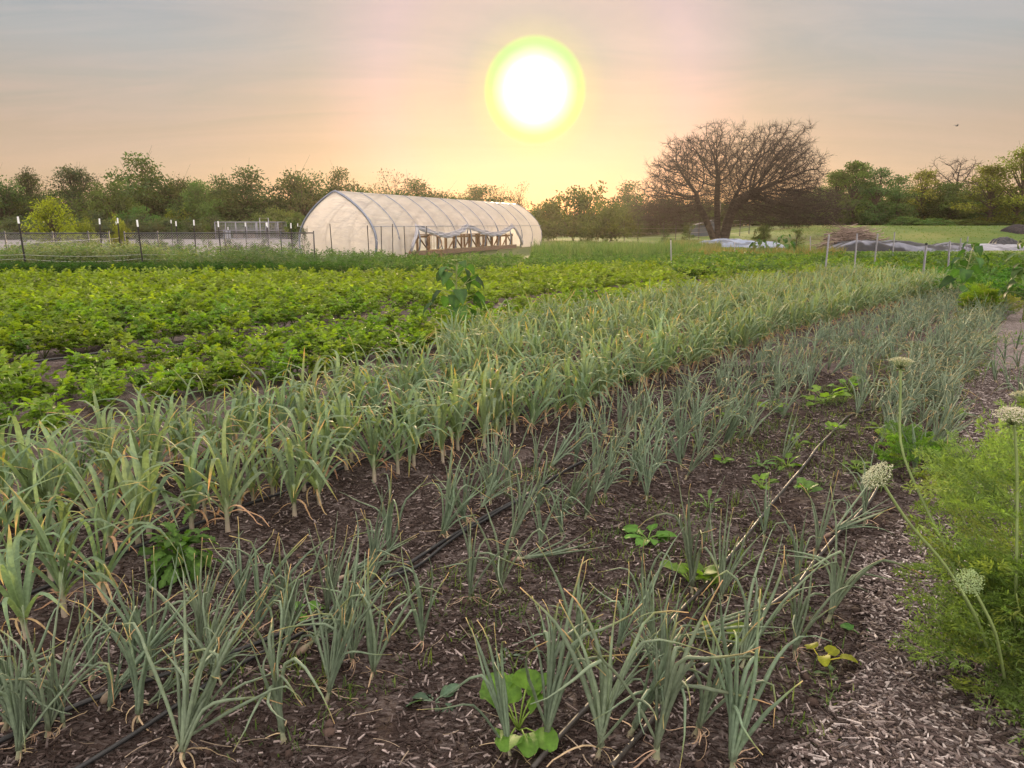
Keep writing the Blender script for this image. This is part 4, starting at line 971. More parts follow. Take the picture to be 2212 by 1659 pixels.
for i, (a, b, w) in enumerate(TD):
    lb = 'white tipped steel post just left of the tunnel, %s of two' % ('nearer' if i == 0 else 'farther') if w else 'dark steel post standing before the plastic tunnel, %s from the left' % ordinal(i - 2)
    tops.append(tpost(*c2_(*a), *c2_(*b), bool(w), lb, 'white tipped garden fence posts' if w else 'dark posts before the tunnel', .35))
def c3(x, y): return (x / 3.16 + 1400) * .8848, (y / 3.16 + 250) * .8848
def c4_(x, y): return (x / 3.687 + 1900) * .8848, (y / 3.687 + 350) * .8848
WPS = [(c3(752, 1050), c3(755, 1230), 1, 'grey post with a dark cap alone in the green field left of the bare tree', 25), (c3(1245, 1080), c3(1245, 1140), 0, 'short pale post before the pale tarp', 36), (c3(1570, 1070), c3(1570, 1130), 0, 'short pale post among the leaves right of the pale tarp', 36),
       (c4_(290, 838), c4_(290, 925), 0, 'grey post on the lawn left of the brush pile', 36), (c4_(460, 818), c4_(435, 1060), 0, 'leaning silvery post just left of the brush pile', 19.5), (c4_(713, 812), c4_(695, 1030), 0, 'leaning silvery post in front of the brush pile', 21), (c4_(898, 810), c4_(880, 970), 0, 'silvery post before the black tarp', 25), (c4_(1050, 800), c4_(1040, 915), 0, 'thin silvery post behind the black tarp', 31),
       (c4_(1337, 897), c4_(1315, 1100), 1, 'silvery post with a black cap at the far end of the leek rows', 17.5), (c4_(1548, 880), c4_(1535, 1060), 0, 'silvery post left of the slim sunflower', 20.5), (c4_(1645, 855), c4_(1640, 925), 0, 'thin post at the pale edge of the right tarp', 34), (c4_(1710, 838), c4_(1700, 905), 0, 'thin leaning post at the pale edge of the right tarp', 36)]
for (a, b, cap, lb, D) in WPS:
    tpost(*a, *b, bool(cap), lb, 'silvery stakes at the right of the field', 0, .045, (.33, .32, .36), (.02, .02, .02), .05, 'stake', True, D, M_METAL)
def wire(pts, label, sag=.04, rad=.0032, col=(.42, .42, .41), nm='fence_wire', mat=None):
    g = G()
    for a, b in zip(pts[:-1], pts[1:]):
        s = np.linspace(0, 1, 8)[:, None]; P = lerp(a, b, s); P[:, 2] -= sag * 4 * s[:, 0] * (1 - s[:, 0]); tubes(g, P, rad, col, 4)
    tag(g.build(nm, mat or M_WHITE), label, 'wire', 'wires of the garden fence')
def onpost(i, z): return np.array([tops[i][0], tops[i][1] - .03, z])
near = [0, 5, 8, 9, 13]
left = [onpost(0, .0) + np.array([-6, -.5, 0])]
for z, nm, sg in ((.62, 'white wire strung low along the near garden fence posts', .05), (.5, 'lowest white wire of the near garden fence', .09)):
    wire([left[0] + [0, 0, z]] + [onpost(i, z) for i in (0, 5, 9, 13, 14)], nm, sg)
wire([onpost(0, .98), onpost(2, 1.0), onpost(4, 1.0)], 'upper white wire between the first tall fence posts', .03, .005)
wire([onpost(13, .42), onpost(14, .45), onpost(17, .42), onpost(19, .42), onpost(21, .4)], 'pale wire sagging before the plastic tunnel', .08)

# ------------------------------------------------------------------ chain link fence behind the garden
def chainlink(name, label, a, b, H, post_px, cell=.09, wr=.0035):
    a = np.asarray(a, float); b = np.asarray(b, float); L = np.linalg.norm(b - a); d = (b - a) / L
    o = thing(name, label, 'fence', tuple(a)); g = G()
    tubes(g, np.stack([[0, 0, H], d * L + [0, 0, H]]), .024, (.04, .04, .045), 7); g.build('top_rail', M_DARKM, o)
    for q in post_px:
        g = G(); tubes(g, np.stack([d * L * q + [0, 0, -.05], d * L * q + [0, 0, H + .08]]), .026, (.035, .035, .04), 7); g.build('post', M_DARKM, o)
    g = G(); n = int((L + H) / cell); P = []
    for i in range(n):
        for sg in (1, -1):
            x0 = i * cell - (H if sg > 0 else 0); x1 = x0 + H * 1.0
            z0, z1 = (0, H) if sg > 0 else (H, 0)
            c0, c1_ = max(x0, 0), min(x1, L)
            if c1_ - c0 < .02: continue
            f0, f1 = (c0 - x0) / (x1 - x0), (c1_ - x0) / (x1 - x0)
            P.append([d * c0 + [0, 0, z0 + (z1 - z0) * f0], d * c1_ + [0, 0, z0 + (z1 - z0) * f1]])
    tubes(g, np.array(P), wr, (.35, .34, .36), 3); m_ = g.build('wire_mesh', M_METAL, o); return o
y0 = 30.0
def xat(px, y): return (px - CX) / (FPX / math.cos(PITCH)) * y
chainlink('chain_link_fence', 'chain link fence with a dark top rail at the left edge behind the weeds', (xat(-90, y0), y0, 0), (xat(224, y0), y0 + .3, 0), 1.17, (.0, .3, .62, .86, 1))
chainlink('chain_link_fence', 'chain link fence section between the garden and the tunnel', (xat(258, y0), y0 + .3, 0), (xat(655, y0), y0 + 1.5, 0), 1.17, (.0, .17, .52, .82, 1))

# ------------------------------------------------------------------ dog kennel on the gravel
kd = 82.0; kx0, kx1 = xat(464, kd), xat(600, kd); kz = float(terrain(-20, kd))
kn = thing('wire_kennel', 'long grey wire mesh kennel on the gravel before the left trees', 'kennel', (kx0, kd, kz)); L = kx1 - kx0; g = G(); gm = G(); gt = G()
nb = 6
for yy in (0, 3.0):
    for i in range(nb + 1):
        tubes(g, np.array([[L * i / nb, yy, 0], [L * i / nb, yy, 1.75]]), .05, (.22, .22, .25), 5)
    for zz in (.05, .9, 1.75): tubes(g, np.array([[0, yy, zz], [L, yy, zz]]), .045, (.22, .22, .25), 5)
    P = []
    for x in np.arange(0, L, .16): P.append([[x, yy, 0], [x, yy, 1.75]])
    tubes(gm, np.array(P), .012, (.2, .2, .23), 3)
    P = [[[0, yy, z], [L, yy, z]] for z in np.arange(.1, 1.75, .16)]; tubes(gm, np.array(P), .012, (.2, .2, .23), 3)
for x in (0, L): tubes(g, np.array([[x, 0, 1.75], [x, 3, 1.75]]), .045, (.22, .22, .25), 5)
g.build('frame', M_METAL, kn); gm.build('wire_mesh', M_METAL, kn)
g = G(); x = L * .72; tubes(g, np.array([[x, -.05, 0], [x, -.05, 2.15], [x + .9, -.05, 2.15], [x + .9, -.05, 0]]), .05, (.3, .3, .33), 5); g.build('gate', M_METAL, kn)
r = np.random.default_rng(5)
for q, (xx, w, h, c) in enumerate(((.12, .5, .9, (.35, .38, .45)), (.3, 1.2, .5, (.22, .19, .17)), (.5, .9, .7, (.14, .12, .11)))):
    bx = thing('kennel_box', ['pale blue box inside the wire kennel, left end', 'wide low shelf inside the wire kennel', 'dark crate in the middle of the wire kennel'][q], 'box', (kx0 + L * xx, kd + 1.2, kz)); g = G()
    bar(g, [0, 0, 0.0], [0, 0, h], w, .6, c); bar(g, [0, 0, h + .003], [0, 0, h + .06], w * 1.1, .68, np.array(c) * .7); g.build('case', M_WOOD, bx, False)

# ------------------------------------------------------------------ plastic tunnel
TN0 = np.array([-7.85, 35.0]); TD_ = np.array([.347, .938]); TW = np.array([.938, -.347]); TL = 23.4
PRZ = np.array([0, .4, .8, 1.2, 1.6, 2.0, 2.4, 2.7, 2.97]); PRW = np.array([1.84, 1.97, 2.0, 1.92, 1.72, 1.40, .95, .52, 0])
def dens(n=60):
    z = np.linspace(0, 2.97, 400); w = np.interp(z, PRZ, PRW); 
    for _ in range(150): w[1:-1] = .25 * w[:-2] + .5 * w[1:-1] + .25 * w[2:]
    return z, w
PZ, PW = dens()
tun = thing('plastic_tunnel', 'long translucent white plastic growing tunnel with ribbed hoops and a rolled up side', 'greenhouse', (TN0[0], TN0[1], 0))
def tp(t, w, z): return np.stack([TD_[0] * t + TW[0] * w, TD_[1] * t + TW[1] * w, z + 0 * t], -1)
def bottom(t):
    f = t / TL; h1, h2, h3 = .178, .445, .757
    b = np.zeros_like(f)
    m1 = (f > .135) & (f <= h1); b[m1] = 1.4 * ((f[m1] - .135) / (h1 - .135)) ** .8
    m2 = (f > h1) & (f <= h2); b[m2] = 1.4 - .48 * np.sin(math.pi * (f[m2] - h1) / (h2 - h1))
    m3 = (f > h2) & (f <= h3); b[m3] = 1.4 - .5 * np.sin(math.pi * (f[m3] - h2) / (h3 - h2))
    m4 = (f > h3) & (f < .84); b[m4] = 1.4 * (1 - (f[m4] - h3) / (.84 - h3)) ** 1.2
    return b
def mat_plastic():
    m = bpy.data.materials.new('tunnel_plastic'); m.use_nodes = True; t = NT(m.node_tree); t.n.clear(); out = t.new('ShaderNodeOutputMaterial')
    co = t.new('ShaderNodeTexCoord').outputs['Object']; nz = t.noise(co, .9, 5, .6)
    col = t.ramp(nz, [(.3, (.74, .70, .66)), (.7, (.90, .86, .82))])
    tr = t.new('ShaderNodeBsdfTranslucent'); t.set(tr.inputs[0], t.mix(1.0, col, (1.1, 1.0, .92), 'MULTIPLY'))
    pr = t.new('ShaderNodeBsdfPrincipled'); t.set(pr.inputs['Base Color'], col); pr.inputs['Roughness'].default_value = .35
    tp_ = t.new('ShaderNodeBsdfTransparent'); tp_.inputs[0].default_value = (.95, .93, .9, 1)
    bm_ = t.new('ShaderNodeBump'); bm_.inputs['Strength'].default_value = .35; bm_.inputs['Distance'].default_value = .15
    mp = t.new('ShaderNodeMapping'); t.set(mp.inputs[0], co); mp.inputs['Rotation'].default_value = (0, 0, math.atan2(TD_[0], TD_[1])); mp.inputs['Scale'].default_value = (.9, .22, 13)
    wr_ = t.noise(mp.outputs[0], 1.6, 5, .62, .8); wr2 = t.ramp(wr_, [(.36, 0.0), (.64, 1.0)])
    t.set(bm_.inputs['Height'], wr_); t.l.new(bm_.outputs[0], pr.inputs['Normal']); t.l.new(bm_.outputs[0], tr.inputs['Normal'])
    c3_ = t.mix(1.0, col, t.ramp(wr_, [(.38, (.80, .79, .82)), (.6, (1.04, 1.02, 1.0))]), 'MULTIPLY'); t.set(pr.inputs['Base Color'], c3_); t.set(tr.inputs[0], c3_)  # wrinkle shading put into the colour as lighter and darker streaks
    a = t.new('ShaderNodeMixShader'); a.inputs[0].default_value = .25; t.l.new(tr.outputs[0], a.inputs[1]); t.l.new(pr.outputs[0], a.inputs[2])
    b = t.new('ShaderNodeMixShader'); t.set(b.inputs[0], t.m('MULTIPLY_ADD', wr2, .26, .06)); t.l.new(a.outputs[0], b.inputs[1]); t.l.new(tp_.outputs[0], b.inputs[2]); t.l.new(b.outputs[0], out.inputs[0])
    return m
M_PLAS = mat_plastic()
nt, ns = 235, 34; t = np.linspace(0, TL, nt); bt = bottom(t); HS = TL / 11
def swell(t, z): return -.05 * np.sin(math.pi * (t / HS)) ** 2 * (z > .05) + .07 * (fbm(t * .9, z * 8, 15, 3) - .47)
T = np.repeat(t[:, None], ns, 1)
zl = np.linspace(0, 2.97, ns)[None] + 0 * T; wl = np.interp(zl, PZ, PW) + swell(T, zl) + .02
zr = 2.97 - (2.97 - bt[:, None]) * np.linspace(0, 1, ns)[None]; wr = np.interp(zr, PZ, PW) + swell(T, zr) + .02
flare = np.clip(1 - zr / .9, 0, 1) * np.clip((3.3 - T) / 1.2, 0, 1) * (.5 + .15 * np.sin(T * 5)); wr = wr + flare
wrinkle = (np.clip(1 - (zr - bt[:, None]) / .7, 0, 1) * .06 * np.sin(T * 9 + 3 * vnoise(T, zr * 2, 8))) * (bt[:, None] > .1); wr = wr + wrinkle
V = np.concatenate([tp(T, -wl, zl), tp(T, wr, zr)[:, 1:]], 1)
g = G(); g.add(V.reshape(-1, 3), strips(1, nt, 2 * ns - 1), (.8, .8, .8)); g.build('cover', M_PLAS, tun)
# bunched roll hanging on the open side
m_ = (bt > .15); tt = t[m_]; bb = bt[m_]; g = G()
for off, rad in ((0, .06), (.07, .04), (-.07, .04), (.14, .03)):
    P = tp(tt, np.interp(bb + off, PZ, PW) + .05 + .03 * np.sin(tt * 7 + off * 40), bb + off + .015 * np.sin(tt * 4 + off * 90)); tubes(g, P, rad * (1 + .2 * np.sin(tt * 5 + off * 50))[None], (.30, .30, .34), 7)
g.build('rolled_side', M_WHITE, tun)
for i in range(12):
    ti = min(max(HS * i, .06), TL - .06); zz = np.concatenate([np.linspace(-.02, 2.9, 26), [2.95], np.linspace(2.9, -.02, 26)]); sg = np.concatenate([-np.ones(26), [0], np.ones(26)])
    P = tp(np.full(53, ti), sg * (np.interp(zz, PZ, PW) + .005), zz); g = G(); tubes(g, P, .04 if i else .06, (.15, .17, .22), 7); g.build('hoop', M_METAL, tun)
g = G(); tubes(g, tp(np.array([0, TL]), np.zeros(2), np.full(2, 2.9)), .03, (.25, .26, .3), 6)
for sg in (-1, 1): tubes(g, tp(np.array([0, TL]), sg * np.full(2, 1.93), np.full(2, 1.42)), .018, (.25, .26, .3), 6)
g.build('purlin', M_METAL, tun)
g = G(); zz = np.linspace(0, 2.93, 40); ww = np.interp(zz, PZ, PW) - .01; xx = np.linspace(-1, 1, 25)
for tv, nm in ((.03, 'end_wall'), (TL - .03, 'end_wall')):
    g = G(); Wg = ww[:, None] * xx[None]; Zg = zz[:, None] + 0 * Wg; V = tp(tv + .05 * (fbm(Wg * 1.5, Zg * .7, 31, 3) - .47), Wg, Zg); g.add(V.reshape(-1, 3), strips(1, 40, 25), (.8, .8, .8)); g.build(nm, M_PLAS, tun)
g = G(); q = tp(np.array([.1, 3.0]), np.array([1.9, 1.95]), np.array([.15, .15])); bar(g, tp(np.array(3.2), np.array(2.0), np.array(.12)), tp(np.array(18.), np.array(2.0), np.array(.12)), .05, .22, (.16, .11, .08)); g.build('baseboard', M_WOOD, tun, False)
def bench(label, t0, t1, w0, h, seed):
    r = np.random.default_rng(seed); o3 = tp(np.array((t0 + t1) / 2), np.array(w0), np.array(0.)) + np.array([TN0[0], TN0[1], 0]); b = thing('wooden_bench', label, 'bench', tuple(o3), math.atan2(TD_[1], TD_[0]), 'wooden benches inside the tunnel'); L = t1 - t0; dp = .5
    wc = np.array([.24, .15, .09])
    g = G()
    for k in range(5): bar(g, [-L / 2, -dp + k * .25, h], [L / 2, -dp + k * .25, h], .19, .03, wc * r.uniform(.7, 1.2))
    g.build('top', M_WOOD, b, False)
    for k in range(int(L / 1.0) + 1):
        x = -L / 2 + .06 + k * (L - .12) / max(int(L / 1.0), 1)
        for yy in (-dp + .02, dp - .02):
            g = G(); bar(g, [x, yy, -.02], [x, yy, h - .017], .09, .09, wc * r.uniform(.8, 1.2)); g.build('leg', M_WOOD, b, False)
    g = G(); bar(g, [-L / 2, -dp - .04, h - .1], [L / 2, -dp - .04, h - .1], .03, .11, wc)
    for k in range(int(L / 1.0)):
        x = -L / 2 + .06 + k * (L - .12) / max(int(L), 1); dx = (L - .12) / max(int(L), 1); sg = k % 2
        bar(g, [x + (dx if sg else 0), -dp - .075, .08], [x + (0 if sg else dx), -dp - .075, h - .12], .08, .03, wc * .9)
    g.build('brace', M_WOOD, b, False)
bench('dark pallet bench nearest the tunnel front', 3.9, 6.4, .9, 1.0, 1)
bench('long wooden bench with diagonal braces under the first swag', 8.2, 12.6, 1.0, .95, 2)
bench('wooden bench with crossed braces in the middle of the tunnel', 12.9, 16.0, 1.0, .95, 3)
bench('wooden bench at the far end of the tunnel opening', 16.4, 18.6, 1.0, .9, 4)
# round backed chair outside
p = at(*c2_(1275, 600), 0.35); p = aty(*c2_(1275, 600), 36.2); ch = thing('round_chair', 'brown round-backed chair lying outside the tunnel opening', 'chair', (p[0], p[1], .25), .3); g = G()
a = np.linspace(0, 2 * math.pi, 25); P = np.stack([.36 * np.cos(a), .1 + .05 * np.sin(a), .42 + .36 * np.sin(a)], -1); tubes(g, P, .022, (.2, .12, .07), 6)
for q in np.linspace(-.24, .24, 5): bar(g, [q, .1, .12], [q, .1, .72], .03, .015, (.2, .12, .07))
g.build('backrest', M_WOOD, ch); g = G(); bar(g, [-.3, -.1, .1], [.3, -.1, .1], .4, .03, (.2, .12, .07)); g.build('seat', M_WOOD, ch, False)
for sx in (-1, 1):
    for yy in (-.25, .05): g = G(); bar(g, [sx * .27, yy, -.3], [sx * .27, yy, .085], .035, .035, (.16, .1, .06)); g.build('leg', M_WOOD, ch, False)

# ------------------------------------------------------------------ tarps, brush pile, heaps
M_TARPB = mat_col('black_tarp', .42, .25, 0, 3, .3, .4, 6); M_TARPW = mat_col('pale_tarp', .4, .5, 0, 3, .15, .4, 6)
def tarp(name, label, cx, cy, rx, ry, h, seed, col, mat, taper=None, ang=0, cat='tarp', col2=None):
    n1, n2 = 70, 34; u = np.linspace(-1, 1, n1); v = np.linspace(-1, 1, n2); UUt, VVt = np.meshgrid(u, v, indexing='ij')
    e = np.clip(1 - np.maximum(np.abs(UUt), np.abs(VVt)) ** 3, 0, 1); edge = 1 + .14 * (fbm(UUt * 3, VVt * 3, seed, 2) - .4)
    hh = h * e ** .6 * (.35 + 1.1 * fbm(UUt * rx * .5 + seed, VVt * ry * .6, seed + 1, 4)) * (1 if taper is None else np.interp(UUt, *taper)) + .16 * e * np.abs(np.sin(VVt * 7 + UUt * 2.2 + 3 * fbm(UUt * 4, VVt * 3, seed + 7, 3))) ** .6 + .1 * e * np.abs(np.sin(UUt * rx * 2.1 + VVt * 5 + 4 * fbm(UUt * 3, VVt * 2, seed + 4, 2)))
    X = cx + (UUt * rx * math.cos(ang) - VVt * ry * math.sin(ang)) * edge; Y = cy + (UUt * rx * math.sin(ang) + VVt * ry * math.cos(ang)) * edge
    Z = terrain(X, Y) + hh + .005 - .04 * (1 - e)
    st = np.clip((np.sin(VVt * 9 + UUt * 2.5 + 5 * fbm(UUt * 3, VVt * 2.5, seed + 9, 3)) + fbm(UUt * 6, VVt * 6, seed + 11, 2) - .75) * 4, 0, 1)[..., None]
    cc = np.asarray(col) * (1 - st) + np.asarray(col2 if col2 is not None else col) * st  # pale streaks on the black tarps: fold sheen painted into the colour
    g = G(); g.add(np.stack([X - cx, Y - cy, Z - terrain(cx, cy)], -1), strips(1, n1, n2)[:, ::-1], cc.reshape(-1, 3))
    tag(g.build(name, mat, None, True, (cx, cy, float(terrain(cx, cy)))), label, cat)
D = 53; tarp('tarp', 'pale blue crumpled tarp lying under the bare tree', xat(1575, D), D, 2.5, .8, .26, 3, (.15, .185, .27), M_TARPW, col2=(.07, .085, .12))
tarp('tarp', 'thin end of pale tarp trailing right of the bare tree trunk', xat(1650, 52), 51.5, 1.3, .5, .14, 4, (.18, .21, .28), M_TARPW)
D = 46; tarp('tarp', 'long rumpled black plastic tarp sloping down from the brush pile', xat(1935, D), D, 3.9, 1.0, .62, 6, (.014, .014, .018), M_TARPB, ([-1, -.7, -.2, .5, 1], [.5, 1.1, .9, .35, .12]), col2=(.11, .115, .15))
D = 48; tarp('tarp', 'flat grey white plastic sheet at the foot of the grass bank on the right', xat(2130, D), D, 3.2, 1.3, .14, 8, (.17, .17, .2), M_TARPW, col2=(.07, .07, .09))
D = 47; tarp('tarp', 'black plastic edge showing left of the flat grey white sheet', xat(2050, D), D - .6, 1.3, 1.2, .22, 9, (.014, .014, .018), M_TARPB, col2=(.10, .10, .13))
tarp('tarp', 'dark bundled tarp at the right end of the grey white sheet', xat(2175, 49), 49, .8, .6, .55, 12, (.02, .02, .025), M_TARPB)
tarp('soil_pile', 'dark heap of mulch at the foot of the right-hand trees', xat(2235, 62), 62, 1.9, 1.2, .45, 13, (.03, .026, .028), M_BARK, cat='heap')
r = np.random.default_rng(14); D = 47.5; bp = (xat(1845, D), D, 0); o = thing('brush_pile', 'heap of dry grey brown branches on the left end of the black tarp', 'brush pile', bp)
for nm, n, rd in (('branch_heap', 420, (.008, .022)), ('thick_branches', 30, (.03, .05))):
    g = G(); a = r.normal(0, .5, n) + math.pi * (r.random(n) < .5); L = r.uniform(.7, 2.4, n); x0 = r.normal(0, .75, n); y0_ = r.normal(0, .5, n); z0 = r.random(n) * 1.25 * np.exp(-(x0 / 1.4) ** 2) + .1
    s = np.linspace(-.5, .5, 5)[None]; P = np.stack([x0[:, None] + np.cos(a)[:, None] * L[:, None] * s, y0_[:, None] + np.sin(a)[:, None] * L[:, None] * s, z0[:, None] + r.normal(0, .22, (n, 1)) * L[:, None] * s + r.normal(0, .03, (n, 5))], -1); P[..., 2] = np.maximum(P[..., 2], .02)
    tubes(g, P, r.uniform(*rd, n)[:, None] * np.linspace(1.2, .5, 5)[None], np.repeat((np.array([.20, .15, .13]) * r.uniform(.5, 1.4, (n, 1)))[:, None], 5, 1), 4); g.build(nm, M_BARK, o)

# ------------------------------------------------------------------ small far structures
D = 84; sx = xat(1524, D); sz = float(terrain(sx, D)); sh = thing('shed', 'small grey open shed seen behind the bare tree trunks', 'shed', (sx, D, sz)); sh.scale = (.8, .8, .75); g = G(); c = (.06, .075, .10)
bar(g, [-1.0, 1.0, 0], [-1.0, 1.0, 1.5], .08, 2.0, c); bar(g, [1.0, 1.0, 0], [1.0, 1.0, 2.1], .08, 2.0, c); bar(g, [-.958, 1.9, .8], [.958, 1.9, .8], .08, 1.5, c); g.build('wall', M_DARKM, sh, False)
g = G(); bar(g, [-1.25, 1.0, 1.58], [1.25, 1.0, 2.28], 2.4, .07, (.08, .09, .12)); g.build('roof', M_METAL, sh, False)
g = G(); bar(g, [.55, -.1, 0], [.55, -.1, 3.6], .16, .16, (.32, .26, .22)); tag(g.build('pole', M_WOOD, None, False, (sx + .7, D - .6, sz)), 'pale wooden pole beside the small grey shed', 'pole')
ff = thing('wire_fence', 'thin wire fence on dark posts crossing the lawn behind the bare tree', 'fence', (0, 0, 0)); fx = [(c3(395, 1040), 70), (c3(500, 1040), 71), (c3(697, 1045), 71), (c3(792, 1040), 72), (c3(970, 1020), 74), (c3(1130, 1015), 75), (c3(1287, 1010), 76), (c3(1358, 990), 78)]
pp = []
for (px, py), D in fx:
    X = xat(px, D); z = float(terrain(X, D)); g = G(); bar(g, [X, D, z - .1], [X, D, z + 1.7], .07, .07, (.06, .05, .05)); g.build('post', M_DARKM, ff, False); pp.append(np.array([X, D - .06, z]))
g = G()
for zz in (.3, .7, 1.1, 1.5):
    for a, b in zip(pp[:-1], pp[1:]): tubes(g, np.stack([a + [0, 0, zz], b + [0, 0, zz]]), .012, (.25, .22, .2), 3)
g.build('wires', M_METAL, ff)
p = aty(2067, 272, 60); g = G()
bd = thing('bird', 'tiny dark bird flying in the sky right of the bare tree', 'bird', tuple(p)); s = np.linspace(-1, 1, 9)
tubes(g, np.stack([s * .11, s * 0, .02 * s], -1), np.array([.006, .012, .025, .035, .04, .035, .03, .03, .008]), (.05, .045, .045), 6)
for sg in (-1, 1): g.add(np.array([[.05, sg * .03, .01], [-.06, sg * .03, .01], [-.1, sg * .2, .09], [.02, sg * .22, .1], [-.12, sg * .36, .05]]), [np.array([[0, 1, 2, 3]]), np.array([[3, 2, 4]])], (.05, .045, .045))
g.build('body', M_DARKM, bd)
# ------------------------------------------------------------------ trees
def crown_geo(kind, seed, H, Wd, col, ncl=64, nlf=130, lsz=.30, bare=.06):
    """trunk with limbs to leaf clumps spread through an uneven crown; returns crown and trunk meshes"""
    r = np.random.default_rng(seed); Rr = Wd / 2; C = []; rad = []
    while len(C) < ncl:
        if kind == 'cedar':
            q = r.random() ** .75; z = .10 + .88 * q; rr = (1 - q) ** .62 * r.uniform(.55, 1.0); a = r.uniform(0, 6.28); c = np.array([rr * Rr * math.cos(a), rr * Rr * math.sin(a), z * H]); k = .16 + .12 * (1 - q)
        elif kind == 'tall':
            q = r.random(); z = .06 + .92 * q; rr = (math.sin(math.pi * min(q * .85 + .12, 1)) ** .7) * r.uniform(.3, 1.0); a = r.uniform(0, 6.28); c = np.array([rr * Rr * math.cos(a), rr * Rr * math.sin(a), z * H]); k = r.uniform(.16, .26)
        elif kind == 'bush':
            v = r.normal(0, 1, 3); v /= np.linalg.norm(v); v[2] = abs(v[2]); q = r.random() ** .45; c = np.array([v[0] * Rr * q, v[1] * Rr * q, .08 * H + v[2] * H * .85 * q]); k = r.uniform(.14, .24)
        else:
            v = r.normal(0, 1, 3); v /= np.linalg.norm(v); q = r.random() ** .4; lump = .8 + .35 * math.sin(3 * math.atan2(v[1], v[0]) + seed) * (1 - abs(v[2])) + .2 * math.sin(5 * v[2] + seed)
            c = np.array([v[0] * Rr * q * lump, v[1] * Rr * q * lump, H * (.50 + .46 * v[2] * q)])
            if c[2] < bare * H: continue
            k = r.uniform(.13, .22)
        C.append(c); rad.append(k * min(Wd, H))
    C = np.array(C); rad = np.array(rad); g = G(); gt = G()
    n = ncl * nlf; ci = np.repeat(np.arange(ncl), nlf); v = norm(r.normal(0, 1, (n, 3))); q = r.random(n) ** .42
    off = v * (rad[ci] * q)[:, None]; off[:, 2] *= .62
    sub = norm(r.normal(0, 1, (ncl, 7, 3))); sj = r.integers(0, 7, n); off = off * .62 + sub[ci, sj] * (rad[ci] * .55)[:, None] * np.array([1, 1, .6])
    B = C[ci] + off; B[:, 2] = np.maximum(B[:, 2], .03 * H); D = v * .8 + r.normal(0, .6, (n, 3)) + [0, 0, -.1 if kind != 'cedar' else .1]
    tone = r.uniform(.55, 1.45, ncl)[ci][:, None] * r.uniform(.75, 1.25, (n, 1)); warm = (r.random(ncl)[ci] < .3)[:, None] * np.array([.018, .008, -.004])
    L = lsz * r.uniform(.6, 1.35, n); leaflets(g, B, D, np.array([0, 0, 1.]) + r.normal(0, .8, (n, 3)), L, L * (.5 if kind != 'cedar' else .34), np.maximum(np.asarray(col) * tone + warm, .004), .2, .2)
    th = H * (.30 if kind in ('round', 'airy') else .6 if kind == 'cedar' else .45 if kind == 'tall' else .12)
    s = np.linspace(0, 1, 7); tr = .020 * H * (1 if kind != 'bush' else .8); bc = (.075, .055, .045)
    P = np.stack([.02 * H * np.sin(s * 3 + seed), .02 * H * np.cos(s * 2.3 + seed) - .02 * H, -.12 + (th + .12) * s], -1); tubes(gt, P, (tr * np.array([1.5, 1.1, 1, .9, .85, .8, .7]))[None], bc, 8)
    for c, rd in zip(C, rad):
        z0 = min(th, max(.06 * H, c[2] * (.75 if kind in ('cedar',) else .55))); b = np.array([np.interp(z0, P[:, 2], P[:, k]) for k in range(3)])
        m_ = lerp(b, c, .5) + np.array([0, 0, (.06 if kind != 'cedar' else -.02) * H]) * r.uniform(.3, 1) + r.normal(0, .02 * H, 3)
        tubes(gt, smooth_path([b, m_, c], 6), np.linspace(tr * .42, tr * .1, 6)[None], bc, 5)
        for _ in range(3): tubes(gt, np.stack([lerp(m_, c, .6), c + r.normal(0, 1, 3) * rd * .5]), np.array([[tr * .12, tr * .05]]), bc, 3)
    return g, gt
DARK, OLIVE, FRESH, YELL, GREY = (.052, .088, .027), (.070, .105, .028), (.10, .155, .04), (.165, .20, .028), (.065, .085, .045)
KINDS = {}
def kind(key, name, kd_, seed, H, Wd, col, **kw):
    g, gt = crown_geo(kd_, seed, H, Wd, col, **kw); a = g.mesh('crown'); a.materials.append(M_TREE); b = gt.mesh('trunk'); b.materials.append(M_BARK); KINDS[key] = (name, a, b, H, Wd)
kind('roundA', 'broadleaf_tree', 'round', 1, 8, 8, DARK); kind('roundB', 'broadleaf_tree', 'round', 2, 8, 8, OLIVE); kind('roundC', 'broadleaf_tree', 'round', 3, 8, 8, (.048, .078, .026), ncl=60, nlf=80)
kind('cedarA', 'cedar_tree', 'cedar', 4, 8, 8, (.036, .062, .03), ncl=70, nlf=80, lsz=.24); kind('cedarB', 'cedar_tree', 'cedar', 5, 8, 6.5, (.045, .075, .03), ncl=60, nlf=80, lsz=.24)
kind('tallA', 'broadleaf_tree', 'tall', 6, 8, 4.6, FRESH, ncl=56, nlf=90, lsz=.24); kind('tallB', 'broadleaf_tree', 'tall', 7, 8, 4.6, (.15, .175, .03), ncl=52, nlf=85, lsz=.22); kind('tallC', 'broadleaf_tree', 'tall', 16, 8, 4.8, (.085, .14, .05), ncl=56, nlf=90, lsz=.24)
kind('bushA', 'shrub', 'bush', 8, 4, 6, OLIVE, ncl=50, nlf=90, lsz=.2); kind('bushB', 'shrub', 'bush', 9, 4, 6, YELL, ncl=50, nlf=85, lsz=.2); kind('bushC', 'shrub', 'bush', 10, 4, 6, GREY, ncl=50, nlf=85, lsz=.22); kind('bushD', 'shrub', 'bush', 17, 4, 6, (.06, .13, .035), ncl=50, nlf=85, lsz=.2)
kind('airy', 'broadleaf_tree', 'round', 11, 8, 8, (.06, .065, .03), ncl=60, nlf=34, lsz=.2)
kind('sapling', 'sapling', 'tall', 12, 2, 1.6, (.05, .09, .025), ncl=22, nlf=36, lsz=.12); kind('yshrub', 'young_tree', 'tall', 13, 4, 3.4, (.20, .24, .022), ncl=40, nlf=70, lsz=.17)
